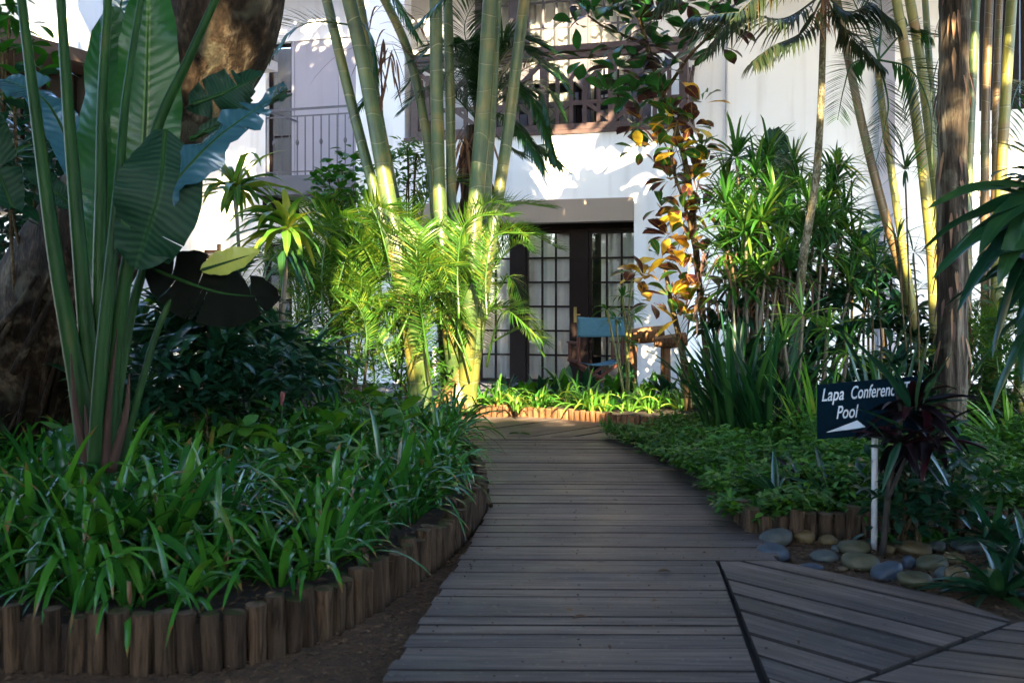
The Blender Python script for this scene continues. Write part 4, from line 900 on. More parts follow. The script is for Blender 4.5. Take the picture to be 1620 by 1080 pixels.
# ---------------------------------------------------------------- tall large-leaved shrub (green, gold and purple leaves)
ct=plant('croton_tree','tall narrow shrub with big green, gold and purple leaves before the balcony corner','shrub',P(1085,650,11.0)*[1,1,0]+[0,0,.07])
def cstem(pts,w,mat='twig'): pstem(ct,pts,w,mat,'branch')
cstem([(1125,650,11.0),(1118,560,11.),(1105,440,11),(1095,330,11.),(1080,240,11.),(1050,150,11.),(1020,60,11),(1000,-30,11)],(12,7))
cstem([(1090,650,11.0),(1080,560,11.),(1062,480,11),(1052,420,11.)],(13,6))
cstem([(1100,400,11.),(1085,330,10.9),(1062,250,10.9),(1075,180,10.9)],(6,4)); cstem([(1050,150,11.),(1090,90,10.9),(1130,50,10.8),(1150,30,10.8)],(6,3)); cstem([(1020,70,11.),(960,45,10.9),(930,25,10.9)],(5,3))
def whorl(x,y_,d,n,L,W,mat,el=(-.6,1.2),rvr=(0,1)):
    b=MB(); c=P(x,y_,d); az=U(0,6.283,n); e=U(el[0],el[1],n); dr=az_el(az,e)
    ribbons(b,c+dr*.05,dr,L*U(.7,1.1,n),W*U(.75,1.15,n),U(.3,1.2,n),.12,6,'obov',U(-.7,.7,n),U(rvr[0],rvr[1],n),.06)
    return build('leaf_cluster',b,M[mat],ct)
rs=[(1000,-5,11,12),(965,15,10.9,9),(1035,-10,11,10),(1010,35,11,12),(1045,30,11,11),(985,70,10.9,10),(1030,75,11,12),(935,25,10.9,6),(910,40,10.9,5),(925,95,10.8,5),(975,110,10.8,9),(1015,115,11,12),(1055,110,10.9,10),(1000,155,11,11),(1045,150,10.9,12),(960,150,10.9,6),(1120,20,10.8,10),(1150,45,10.8,12),(1115,55,10.9,9),(1160,15,10.8,8),(1140,75,10.8,9),(1005,200,11,7),(1085,5,10.9,8)]
for x,y_,d,n in rs: whorl(x,y_,d,int(n*1.4),.29,.125,'crotondark')
rs=[(1060,185,10.9,11),(1095,200,10.9,11),(1020,195,10.9,6),(1110,165,10.9,8),(1040,235,10.8,9),(1075,240,10.8,12),(1110,235,10.9,11),(1015,240,10.8,6),(1060,285,10.9,10),(1095,290,10.9,12),(1120,260,10.9,8),(1045,330,10.9,8),(1080,335,10.8,11),(1110,330,11,9),(1060,375,10.8,11),(1090,385,10.9,11),(1125,375,11.,7),(1045,410,10.8,9),(1080,430,10.8,10),(1020,440,10.8,7),(1110,435,10.9,8),(1060,470,10.7,10),(1090,480,10.8,8),(1030,480,10.9,6),(1005,430,10.9,5),(1078,500,10.7,7)]
for x,y_,d,n in rs: whorl(x,y_,d,int(n*1.2),.27,.12,'croton')
b=MB()
for k in range(70):
    a=P(1085+rng.normal(0,18),U(200,500),11.05); ribbons(b,[a],[az_el(U(0,6.28),-.8)],U(.15,.5),U(.008,.03),.6,.2,4,'lance')
build('dead_leaves',b,M['deadleaf'],ct)

M['shadefrond']=leafmat('dull_frond',[(.0,(.004,.012,.004)),(.6,(.010,.022,.006)),(.85,(.03,.025,.010)),(1,(.06,.035,.015))],.5,.12)
# ---------------------------------------------------------------- thin grey trunk with the dark hanging fronds at its top
tt=plant('slender_palm','thin pale curving trunk with dark drooping fronds at the top of the frame','palm',P(1252,690,9.3)*[1,1,0]+[0,0,.075])
pstem(tt,[(1250,700,9.3),(1256,600,9.3),(1262,500,9.3),(1272,400,9.3),(1290,290,9.3),(1298,180,9.3),(1302,60,9.3),(1304,-20,9.3)],(17,9),'thin','trunk')
hd=P(1304,-10,9.3)
for q,L in (([hd,P(1250,-30,9.1),P(1190,0,9.),P(1120,75,8.9)],.5),([hd,P(1240,30,9.2),P(1170,20,9.1),P(1090,30,9.)],.5),([hd,P(1270,50,9.2),P(1220,75,9.1),P(1190,100,9.)],.36),([hd,P(1340,20,9.2),P(1380,10,9.1),P(1420,40,9.)],.36),([hd,P(1330,40,9.2),P(1350,60,9.3),P(1400,110,9.3)],.26),([hd,P(1200,-70,9.),P(1120,-60,8.8),P(1040,10,8.7)],.5)):
    hand_frond(tt,q,L,.03,40,'shadefrond',vee=-.1,droop=1.6,ang=.9)
b=MB()
for k in range(30): a=P(1302+U(-10,12),U(-15,35),9.25); ribbons(b,[a],[az_el(U(0,6.28),-1.0)],U(.15,.4),U(.012,.03),.6,.3,4,'lance')
build('dead_leaves',b,M['deadleaf'],tt)

# ---------------------------------------------------------------- right palm group
rp=plant('palm_clump','clump of yellow-green and brown ringed palm stems rising from the right bed','palm',P(1450,690,9.9)*[1,1,0]+[0,0,.075])
pstem(rp,[(1470,640,9.9),(1440,480,9.9),(1400,340,9.9),(1360,180,9.9),(1320,-20,9.9),(1305,-90,9.9)],(17,11),'stem3')
pstem(rp,[(1466,640,9.8),(1446,500,9.8),(1428,390,9.8),(1410,270,9.8),(1392,140,9.8),(1388,100,9.8)],(14,10),'stem2')
pstem(rp,[(1490,650,9.8),(1480,520,9.8),(1474,400,9.8),(1458,250,9.8),(1440,130,9.8),(1415,-20,9.8),(1405,-90,9.8)],(19,14),'stem2')
pstem(rp,[(1496,650,10.),(1492,500,10.),(1486,380,10.),(1472,220,10.),(1455,90,10),(1436,-20,10),(1428,-90,10)],(18,15),'stem2')
pstem(rp,[(1505,650,10.3),(1500,500,10.3),(1488,300,10.3),(1474,150,10.3),(1462,-20,10.3)],(13,10),'stem')
pstem(rp,[(1528,650,9.6),(1530,450,9.6),(1532,300,9.6),(1537,150,9.6),(1545,-20,9.6),(1548,-90,9.6)],(14,13),'stem')
pstem(rp,[(1560,650,9.7),(1559,450,9.7),(1558,300,9.7),(1560,150,9.7),(1566,-20,9.7),(1568,-90,9.7)],(15,12),'stem3')
pstem(rp,[(1574,650,10.),(1573,450,10.),(1574,300,10.),(1576,150,10.),(1582,-20,10.)],(13,11),'stem3')
pstem(rp,[(1572,650,9.6),(1577,450,9.6),(1583,300,9.6),(1591,150,9.6),(1602,-20,9.6),(1605,-90,9.6)],(19,15),'stem2')
pstem(rp,[(1610,650,9.9),(1622,450,9.9),(1632,250,9.9),(1640,-20,9.9)],(17,14),'stem2')
h1=P(1390,95,9.8)
for q,L in (([h1,P(1440,110,9.6),P(1470,170,9.5),P(1475,270,9.4)],.5),([h1,P(1350,100,9.7),P(1335,140,9.6),P(1325,190,9.5)],.30),([h1,P(1375,50,9.8),P(1350,0,9.8),P(1340,-50,9.8)],.3),([h1,P(1395,20,9.8),P(1385,-40,9.8)],.3),([h1,P(1420,60,9.9),P(1440,40,10),P(1475,60,10)],.3),([h1,P(1405,160,9.7),P(1400,200,9.7),P(1385,260,9.7)],.32)):
    hand_frond(rp,q,L,.028,42,'palmdark',vee=.0,droop=.35,ang=.85,nrm=(0,-.8,.5))
hand_frond(rp,[P(1640,190,9.9),P(1625,130,9.8),P(1605,150,9.7),P(1590,230,9.6)],.35,.022,26,'palmdark',vee=.0)
for i,(x,y_) in enumerate([(1305,-95),(1405,-95),(1428,-95),(1548,-95),(1605,-95)]):
    for k in range(3): put_frond(rp,LIB_B[(i+k)%4],P(x,y_,9.8),k*2.1+i,U(.6,.9),.8)
for i in range(26): put_frond(rp,LIB_A[i%6],P(1560+rng.normal(0,50),U(560,660),U(9.0,10.3)),U(0,6.28),U(.1,.9),U(.5,.85),U(-.3,.3))
bp=plant('old_palm','thick grey-brown palm trunk with peeling fibrous bark behind the sign','palm',P(1505,705,8.5)*[1,1,0]+[0,0,.075])
c=crom([P(1505,712,8.5),P(1506,600,8.5),P(1507,450,8.5),P(1506,300,8.5),P(1508,150,8.5),P(1511,-20,8.5),P(1512,-120,8.5)],10); b=MB(); rr=[]; 
rad=.122+.004*np.sin(np.arange(len(c))*.7)+rng.normal(0,.004,len(c)); rad[:6]+=np.linspace(.06,0,6); b.tube(c,rad,18); build('trunk',b,M['barkpalm'],bp)
b=MB()
for k in range(90):
    th=U(0,6.28); z_=U(.8,4.6); cc=np.array([np.interp(z_,c[:,2],c[:,0]),np.interp(z_,c[:,2],c[:,1]),z_]); o_=np.array([math.cos(th),math.sin(th),0])
    ribbons(b,[cc+o_*.118],[o_*.25+np.array([0,0,-1])],U(.1,.35),U(.015,.04),.2,.2,4,'lance')
build('bark_strips',b,M['deadleaf'],bp)['kind']='stuff'

# ---------------------------------------------------------------- plants of the middle right
sr=dict(kind='strap',el=(-.5,1.4),droop=(.3,1.1),nseg=6,fold=.2)
def canes(name,label,cat,spec,mat,sm='cane',zb_=.075,group=None,r=.016,**kw):
    x,y_,d=spec[0][:3]; t=plant(name,label,cat,P(x,HZ+(EYE-zb_)/d*FPX,d)*[1,1,0]+[0,0,zb_],group)
    for (hx,hy,d,bx_,n,L,W) in [s_[:7] for s_ in spec]:
        q=P(hx,hy,d); g_=np.array([(bx_-810)/FPX*d,d,zb_]); stem_part(t,[g_,g_*.5+q*.5+[U(-.05,.05),0,0],q],[r*1.2,r],M[sm],7); head(t,q,n,L,W,M[mat],**kw)
    return t
_h=[(1165,250,10.6,1200),(1185,330,10.4,1200),(1215,290,10.8,1210),(1240,345,10.4,1220),(1200,385,10.2,1205),(1265,300,10.8,1230),(1290,350,10.6,1250),(1160,360,10.6,1180),(1150,300,10.9,1180),(1175,420,10.1,1185),(1235,400,10.0,1215),(1255,265,11.,1230),(1215,250,11.,1215),(1310,320,10.9,1260),(1195,280,10.5,1200),(1330,375,10.5,1270),(1150,330,10.3,1180),(1225,320,10.2,1215),(1270,380,10.2,1240),(1300,400,10.3,1250),(1150,400,10.3,1180),(1205,350,10.,1205),(1250,430,10.,1230),(1180,370,10.0,1190),(1280,330,10.4,1250),(1335,335,10.8,1280),(1355,400,10.6,1300),(1345,450,10.4,1300),(1320,290,11.,1280),(1300,360,10.2,1270),(1380,440,10.8,1340),(1210,440,9.9,1205),(1160,450,10.,1170)]
canes('fan_palm','leafy fan palm shrub with narrow bright green fingers, right of the gold shrub','palm',[(x,y_,d,g_,42,.46,.036) for x,y_,d,g_ in _h],'fan',**sr)
b=MB(); t=plant('dry_leaf_mass','hanging brown dead leaves under the fan palm shrub','dead leaves',P(1180,500,10.3)*[1,1,0]+[0,0,.075])
for k in range(260): a=P(rng.normal(1190,40),U(390,500),U(10.0,10.6)); ribbons(b,[a],[az_el(U(0,6.28),-1.0)],U(.15,.5),U(.015,.04),.6,.3,4,'lance')
build('dead_leaves',b,M['deadleaf'],t)
t=plant('broad_leaf_plant','single upright torn dark paddle leaf above the fan palm, against the white wall','plant',P(1225,640,12.6)*[1,1,0]+[0,0,.07])
big_leaf(t,P(1235,360,12.6),P(1222,205,12.5),.46,(.2,-1,.1),M['bananadark'],fold=.1,tears=2,edge=.03); stem_part(t,[P(1240,640,12.6),P(1240,500,12.6),P(1235,350,12.6)],[.04,.02],M['stemplain'])
canes('dracaena','two-headed slim dracaena with drooping green leaves against the white wall','plant',[(1325,262,10.9,1345,22,.34,.04),(1318,300,10.9,1340,12,.26,.035),(1347,285,10.9,1350,12,.26,.035)],'dracy',sm='twig',r=.009,**dict(lw,wav=.1))
canes('dracaena','thin dark-stemmed dracaena beside the sunlit ringed stems','plant',[(1432,270,9.4,1445,20,.34,.022),(1420,380,9.4,1450,16,.28,.018),(1445,400,9.2,1450,16,.28,.018)],'tallstrap',sm='twig',r=.008,**sr)
canes('dracaena','narrow-leaved dracaena on a bare stalk before the grey wall corner','plant',[(1385,425,9.2,1388,26,.36,.024),(1380,500,9.1,1388,14,.3,.02)],'tallstrap',sm='twig',r=.009,**sr)
canes('dracaena','wispy dracaena beside the thin grey trunk with grassy leaves','plant',[(1270,500,8.9,1262,26,.34,.026),(1310,520,9.0,1290,22,.34,.026),(1340,560,8.9,1320,22,.36,.026),(1240,540,8.8,1240,18,.36,.026)],'straplight',sm='cane',r=.018,**sr)
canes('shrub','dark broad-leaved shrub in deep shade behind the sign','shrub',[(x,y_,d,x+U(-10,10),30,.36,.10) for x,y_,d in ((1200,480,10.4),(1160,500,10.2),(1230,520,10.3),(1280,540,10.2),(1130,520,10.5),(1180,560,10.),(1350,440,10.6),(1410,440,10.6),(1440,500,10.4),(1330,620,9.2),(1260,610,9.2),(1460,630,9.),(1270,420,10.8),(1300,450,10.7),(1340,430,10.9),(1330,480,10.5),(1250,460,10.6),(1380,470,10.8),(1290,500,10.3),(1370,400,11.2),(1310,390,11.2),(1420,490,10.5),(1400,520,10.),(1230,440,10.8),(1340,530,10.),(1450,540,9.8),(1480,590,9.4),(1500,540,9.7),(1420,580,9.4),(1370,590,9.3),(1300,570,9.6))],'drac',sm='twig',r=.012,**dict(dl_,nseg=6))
canes('shrub','bluish broad leaves low before the wall between the thin trunk and ringed stems','shrub',[(1375,385,11.6,1375,12,.30,.13),(1260,520,10.9,1260,14,.28,.11),(1400,350,12,1400,10,.26,.12)],'bananablue',sm='twig',r=.012,kind='ell',el=(-.3,.9),droop=(.3,1.),nseg=5,fold=.1)
canes('shrub','airy light green shrub standing beside the blue chair','shrub',[(985,470,12.0,990,14,.26,.04),(975,505,11.9,990,14,.26,.04),(1000,500,12.,995,12,.24,.04),(960,490,11.8,990,10,.22,.04),(990,540,11.9,992,10,.24,.04),(1000,440,12.,994,9,.22,.04)],'broad',sm='stem2',r=.012,kind='lance',el=(-.3,1.),droop=(.6,1.5),nseg=5,fold=.15)
# left: round-leaved shrub under the iron balcony, small-leaved one behind the palm
def bushy(name,label,cx,cy,d,sx,sz,n,L,W,mat,dy=.4,kind='ell',base_z=.1,rvr=(0,1),twigs=7):
    t=plant(name,label,'shrub',P(cx,HZ+(EYE-base_z)/d*FPX,d)*[1,1,0]+[0,0,base_z]); c=P(cx,cy,d)
    k=n//5; cc=rng.normal(0,1,(k,3)); cc/=np.maximum(1,np.linalg.norm(cc,axis=1)/1.5)[:,None]; cc=c+cc*np.array([sx,dy,sz])*.7
    for q in cc[:twigs]: stem_part(t,[np.array([c[0]+U(-.1,.1),d,base_z]),(c+q)/2-[0,0,sz*.3],q],[.012,.004],M['twig'],6,'branch')
    pt=np.repeat(cc,5,0)+rng.normal(0,.05,(k*5,3)); az=U(0,6.28,len(pt)); b=MB()
    ribbons(b,pt,az_el(az,U(-.5,.9,len(pt))),L*U(.7,1.2,len(pt)),W*U(.8,1.2,len(pt)),U(.2,1.,len(pt)),.1,4,kind,U(-.6,.6,len(pt)),U(rvr[0],rvr[1],len(pt)))
    build('foliage',b,M[mat],t); return t
bushy('shrub','bright round-leaved shrub climbing up under the grey balcony slab',545,300,11.8,.30,.38,260,.13,.09,'broad')
bushy('shrub','small-leaved shrub between the palm stems against the white wall',645,270,12.4,.32,.35,420,.14,.04,'cover',kind='lance')
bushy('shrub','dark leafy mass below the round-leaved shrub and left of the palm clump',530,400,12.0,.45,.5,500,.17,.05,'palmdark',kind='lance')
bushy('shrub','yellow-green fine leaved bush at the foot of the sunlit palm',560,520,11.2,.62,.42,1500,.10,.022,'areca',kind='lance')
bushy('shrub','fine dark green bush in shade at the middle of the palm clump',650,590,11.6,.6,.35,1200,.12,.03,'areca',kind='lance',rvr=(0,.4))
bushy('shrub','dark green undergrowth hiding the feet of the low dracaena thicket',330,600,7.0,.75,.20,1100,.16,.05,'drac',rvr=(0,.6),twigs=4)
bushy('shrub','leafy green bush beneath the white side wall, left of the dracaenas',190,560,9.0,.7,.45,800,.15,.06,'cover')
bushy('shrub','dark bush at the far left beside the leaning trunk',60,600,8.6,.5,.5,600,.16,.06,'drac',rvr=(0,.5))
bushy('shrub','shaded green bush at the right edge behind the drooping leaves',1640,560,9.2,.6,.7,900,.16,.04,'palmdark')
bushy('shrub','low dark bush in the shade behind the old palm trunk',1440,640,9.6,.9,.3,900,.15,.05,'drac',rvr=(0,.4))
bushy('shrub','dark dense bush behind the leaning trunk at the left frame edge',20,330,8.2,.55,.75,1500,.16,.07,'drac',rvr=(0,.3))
bushy('shrub','low green bush filling the gap between dracaenas and the palm clump',455,580,9.2,.55,.3,1200,.13,.04,'cover')
# epiphyte leaves on the leaning trunk at top left
bushy('shrub','small dark leaves growing on the leaning trunk at top left',40,230,6.6,.35,.4,170,.2,.07,'drac',base_z=1.2,twigs=3)
bushy('shrub','dark leaf tuft hanging into the top left corner',15,60,6.4,.18,.28,80,.2,.06,'broad',base_z=1.9,twigs=3,rvr=(0,.4))

# ---------------------------------------------------------------- tall strap clumps on the right
def clump(name,label,cat,base,n,L,W,mat,el=(.7,1.5),droop=(.3,1.3),nseg=8,spread=.08,group=None,fold=.18,kind='strap'):
    az=U(0,6.283,n); e=U(el[0],el[1],n); d=az_el(az,e); b=MB(); base=np.asarray(base,float)
    bb=base+np.stack([np.cos(az),np.sin(az),az*0],-1)*rng.uniform(.1,1,n)[:,None]*spread
    ribbons(b,bb,d,L*U(.6,1.1,n),W*U(.75,1.15,n),U(droop[0],droop[1],n),fold,nseg,kind,U(-.5,.5,n))
    o=build(name,b,M[mat],None,base); tag(o,label,cat,group); return o
def gz(px,d,z): return np.array([(px-810)/FPX*d,d,z])
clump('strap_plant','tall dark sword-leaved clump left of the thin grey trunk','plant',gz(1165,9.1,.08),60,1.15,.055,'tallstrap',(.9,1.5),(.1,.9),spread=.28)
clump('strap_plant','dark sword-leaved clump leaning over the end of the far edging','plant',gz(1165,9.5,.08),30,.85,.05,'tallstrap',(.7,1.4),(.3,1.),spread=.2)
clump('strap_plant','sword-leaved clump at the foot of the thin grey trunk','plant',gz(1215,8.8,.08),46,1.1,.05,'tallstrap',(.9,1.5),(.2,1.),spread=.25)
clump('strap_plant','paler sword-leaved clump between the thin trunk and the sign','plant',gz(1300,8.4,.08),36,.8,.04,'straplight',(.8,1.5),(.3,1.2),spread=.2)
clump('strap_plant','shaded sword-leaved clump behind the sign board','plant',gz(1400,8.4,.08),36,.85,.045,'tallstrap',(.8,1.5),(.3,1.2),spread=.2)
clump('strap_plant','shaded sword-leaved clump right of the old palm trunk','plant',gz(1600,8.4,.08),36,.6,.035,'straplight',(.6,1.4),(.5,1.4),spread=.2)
# agapanthus-like plants along the far bed
for i,x in enumerate(range(770,1120,17)):
    x+=U(-7,7); d=U(11.2,11.9); 
    cl=clump('strap_plant','pale arching strap-leaved plant in the row behind the far log edging','plant',gz(x,d,.07),22,U(.34,.52),U(.028,.04),'straplight' if i%4 else 'strap',(.5,1.5),(.8,2.),nseg=7,spread=.05,group='strap-leaved plants along the far edging')
for i,x in enumerate(range(800,1090,32)):
    cl=clump('broad_leaf_plant','upright broad green leaves behind the far row of strap plants','plant',gz(x+U(-8,8),U(12.1,12.5),.07),10,U(.35,.55),.12,'broad' if i%2 else 'drac',(.8,1.5),(.2,.8),nseg=6,spread=.08,group='broad-leaved plants behind the far row',kind='ell')

# ---------------------------------------------------------------- left bed: dense strap leaves
from mathutils.geometry import intersect_point_line
def in_poly(x,y,poly):
    r=False; n=len(poly); j=n-1
    for i in range(n):
        if (poly[i][1]>y)!=(poly[j][1]>y) and x<(poly[j][0]-poly[i][0])*(y-poly[i][1])/(poly[j][1]-poly[i][1])+poly[i][0]: r=not r
        j=i
    return r
LP=[tuple(q) for q in LBc]+[(-.8,9.5),(-6,9.5),(-6,3.6)]
def mindist(x,y): return min(math.hypot(x-q[0],y-q[1]) for q in LBc)
def scatter(n,fn,x0,x1,y0,y1,sep):
    out=[]
    tries=0
    while len(out)<n and tries<n*60:
        tries+=1; x,y_=U(x0,x1),U(y0,y1)
        if fn(x,y_) and all((x-a)**2+(y_-b_)**2>sep*sep for a,b_ in out[-400:]): out.append((x,y_))
    return out
def strap_bed(name,label,cat,spots,mat,z,L,W,nl,el=(.6,1.45),droop=(.8,2.2)):
    b=MB()
    for x,y_ in spots:
        n=int(U(nl[0],nl[1])); s_=U(.75,1.15); az=U(0,6.283,n); e=U(el[0],el[1],n)
        ribbons(b,np.array([x,y_,z])+np.stack([np.cos(az),np.sin(az),az*0],-1)*.03,az_el(az,e),L*s_*U(.55,1.1,n),W*U(.7,1.2,n),U(droop[0],droop[1],n),.16,8,'strap',U(-.4,.4,n),np.clip(U(0,1)*.5+U(0,.5,n),0,1))
    o=build(name,b,M[mat]); tag(o,label,cat,kind='stuff'); return o
sp=scatter(430,lambda x,y_: in_poly(x,y_,LP) and mindist(x,y_)>.18 and abs(x)<y_*.56+.3,-4.5,.2,3.6,9.3,.13)
strap_bed('strap_leaf_cover','dense glossy green strap leaves filling the near left bed','ground cover',sp,'strap',.11,.52,.032,(11,17))
strap_bed('dry_strap_leaves','scattered yellow and brown dead strap leaves low in the near left bed','ground cover',[q for i,q in enumerate(sp) if i%4==0],'deadleaf',.11,.34,.02,(2,5),el=(.1,1.1),droop=(1.,2.5))
# front clumps one can tell apart
for x,d,L,lab in ((60,4.35,.72,'strap leaf clump at the far left front, drooping over the logs'),(150,4.2,.74,'wide-leaved strap clump in front of the thick stalks'),(262,4.4,.66,'strap leaf clump right of the thick stalks, near the logs'),(520,5.0,.52,'arching strap leaf clump at the front middle of the left bed'),(620,5.6,.55,'arching strap leaf clump spilling towards the boardwalk bend')):
    clump('strap_plant',lab,'plant',gz(x,d,.11),30,L,.05,'strap',(.7,1.5),(.6,1.9),spread=.08)
for x,d in ((425,4.25),(475,4.45),(180,3.95),(400,4.05)):
    pass
for x,d,L,lab in ((215,4.3,.62,'tall strap clump directly before the reddish dry sheaths'),(350,4.6,.6,'strap clump in the left bed behind the low bright weed'),(10,4.3,.6,'strap clump cut by the left frame edge'),(110,4.45,.8,'tallest strap clump hugging the foot of the giant stalks')):
    clump('strap_plant',lab,'plant',gz(x,d,.11),30,L,.045,'strap',(.7,1.5),(.6,1.9),spread=.08)
clump('weed','low bright green broad-leaved weed just inside the log edging','plant',gz(432,4.35,.12),16,.22,.075,'broad',(.2,1.4),(.3,1.2),kind='ell')
clump('weed','small single broad-leaved green weed beside the near log tops','plant',gz(182,3.92,.12),7,.13,.07,'broad',(.5,1.4),(.1,.6),kind='ell')
sp=scatter(90,lambda x,y_: in_poly(x,y_,LP) and mindist(x,y_)>.5,-4.5,.1,5.2,9.3,.16)
b=MB()
for x,y_ in sp:
    n=12; az=U(0,6.283,n); ribbons(b,np.array([x,y_,.1])+np.stack([az*0,az*0,U(.05,.45,n)],-1),az_el(az,U(-.1,.8,n)),U(.12,.22,n),U(.06,.11,n),U(.3,1.,n),.1,4,'ell',U(-.5,.5,n))
tag(build('broad_leaf_cover',b,M['cover']),'broad green leaves mixed among the strap leaves of the left bed','ground cover',kind='stuff')
# plants hiding the back end of the left bed by the path
for x,d,lab in ((715,8.9,'strap clump overhanging the boardwalk at the narrow end of the left bed'),(690,7.9,'lush strap clump where the left edging turns behind the leaves'),(655,9.2,'strap clump at the back of the left bed below the palm')):
    clump('strap_plant',lab,'plant',gz(x,d,.1),40,.62,.032,'strap',(.6,1.5),(.7,1.9),spread=.12)

# ---------------------------------------------------------------- right bed: ferny ground cover
RP=[tuple(q) for q in RBc]+[(4.2,5.9),(6,6.1),(6,10.6),(1.7,10.6),(1.35,9.8)]
def mdR(x,y_): return min(math.hypot(x-q[0],y_-q[1]) for q in RBc)
n=21000; xs=U(.7,5.5,n); ys=U(5.5,10.6,n)
msk=np.array([in_poly(a,b_,RP) or (mdR(a,b_)<.15 and a<2.1 and b_>5.7) for a,b_ in zip(xs,ys)]); xs,ys=xs[msk],ys[msk]
hgt=np.array([.07+.19*(.5+noise.noise(Vector((a*1.9,b_*1.9,3.))))**1.3 for a,b_ in zip(xs,ys)])
edge=np.array([mdR(a,b_) for a,b_ in zip(xs,ys)]); hgt*=np.clip(.45+edge*2.5,0,1); hgt*=np.where(ys>8.6,.55,1)
zz=.03+hgt*U(.3,1.,len(xs))*1.3
k=len(xs); b=MB(); az=U(0,6.283,k)
for j in range(3):
    ribbons(b,np.stack([xs+U(-.03,.03,k),ys+U(-.03,.03,k),zz+U(-.02,.03,k)],-1),az_el(az+j*2.1,U(-.2,.6,k)),U(.035,.095,k),U(.018,.040,k),U(.3,1.2,k),.1,3,'ell',U(-.5,.5,k))
sel=rng.uniform(0,1,k)<.07; kk=int(sel.sum())
for j in range(4): ribbons(b,np.stack([xs[sel],ys[sel],zz[sel]*.7],-1),az_el(U(0,6.28,kk),U(.5,1.4,kk)),U(.10,.20,kk),U(.014,.03,kk),U(.5,1.6,kk),.15,4,'lance')
tag(build('ferny_ground_cover',b,M['cover']),'low ferny green ground cover spilling over the right edge of the boardwalk','ground cover',kind='stuff')
# grey-blue tufts and litter
def bromeliad(label,px,d,n,L,W,mat='drac',z=.1,el=(.1,1.2)): clump('bromeliad',label,'plant',gz(px,d,z),n,L,W,mat,el,(.4,1.3),kind='lance',spread=.03,nseg=6)
bromeliad('dark rosette plant behind the log edging, left of the sign post',1225,6.15,20,.30,.055)
bromeliad('second dark rosette plant between the left one and the white post',1310,6.1,22,.30,.06)
bromeliad('dark leafy rosette at the lower right corner beside the pebbles',1580,4.45,34,.36,.06,'drac',-.02,(.0,1.3))
bromeliad('dark rosette leaning over the right end of the log edging',1575,5.3,30,.34,.06,'drac',.02,(.1,1.3))
bromeliad('dark leafy tuft at the right frame edge behind the corner rosette',1630,5.0,30,.38,.06,'drac',-.02,(.1,1.3))
bromeliad('large dark rosette at the right frame edge above the boardwalk corner',1650,4.5,30,.42,.06,'drac',-.02,(.2,1.3))
bromeliad('dark purple rosette just left of the sign post base',1270,6.5,16,.28,.05,'cordyline')

# ---------------------------------------------------------------- sign
sd=5.33; sg=thing('garden_sign','dark teal direction sign with white lettering on a white post','sign',(gz(1385,sd,GZ)))
rz=R(-14)
ca,sa=math.cos(rz),math.sin(rz); o0=P(1376,644,sd-.03)
def sl_(x,z,off=0.): return o0+np.array([x*ca+off*sa,x*sa-off*ca,z])
b=MB(); tl,trr,br_,bl2=P(1296,614,sd-.03),P(1458,590,sd-.03),P(1460,684,sd-.03),P(1294,698,sd-.03)
hw=.262; tilt=.028
def brd(x,z,off): q=sl_(x,z+tilt*x/hw*1.0,off); return q
V=[]; 
for off in (-.008,.008):
    for x,z in ((-hw,-.145),(hw,-.145),(hw,.14),(-hw,.14)): V.append(brd(x,z,off))
b.raw(V,[[0,1,2,3],[7,6,5,4],[0,4,5,1],[1,5,6,2],[2,6,7,3],[3,7,4,0]],np.zeros((8,2)),.5); build('board',b,M['signboard'],sg,smooth=False)
b=MB(); b.tube([gz(1383,sd+.015,GZ-.01),gz(1384,sd+.015,.5),P(1384,640,sd+.015)],.0165,12); build('post',b,M['whitepaint'],sg)
def text(body,x,z,size,sx,shear=.25,nm='lettering'):
    cu=bpy.data.curves.new(nm,'FONT'); cu.body=body; cu.size=size; cu.shear=shear; cu.extrude=.0008; cu.space_character=1.0; cu.offset=.0006
    to=bpy.data.objects.new(nm,cu); COL.objects.link(to); dg=bpy.context.evaluated_depsgraph_get(); me=bpy.data.meshes.new_from_object(to.evaluated_get(dg)); bpy.data.objects.remove(to)
    w_=max(v.co.x for v in me.vertices)-min(v.co.x for v in me.vertices); f=sx/w_
    for v in me.vertices:
        xx,zz_,dd_=v.co.x*f+x,v.co.y+z,v.co.z; q=brd(xx,zz_,.0095+dd_)-np.asarray(sg['_o']); v.co=tuple(q)
    me.materials.clear(); me.materials.append(M['letter']); return link(nm,me,sg)
text('Lapa',-.242,.052,.095,.110); text('Conference Trail',-.098,.052,.095,.350); text('Pool',-.168,-.045,.095,.108)
b=MB(); q=[brd(-.215,-.112,.011),brd(-.02,-.100,.011),brd(-.062,-.062,.011)]
b.NG=[]; b.V=[np.array(q+[a+np.array([0,.002,0]) for a in q])]; b.UV=[np.zeros((6,2))]; b.RV=[np.full(6,.5)]; b.n=6; b.NG=[[0,1,2],[5,4,3],[0,3,4,1],[1,4,5,2],[2,5,3,0]]; build('arrow',b,M['letter'],sg,smooth=False)

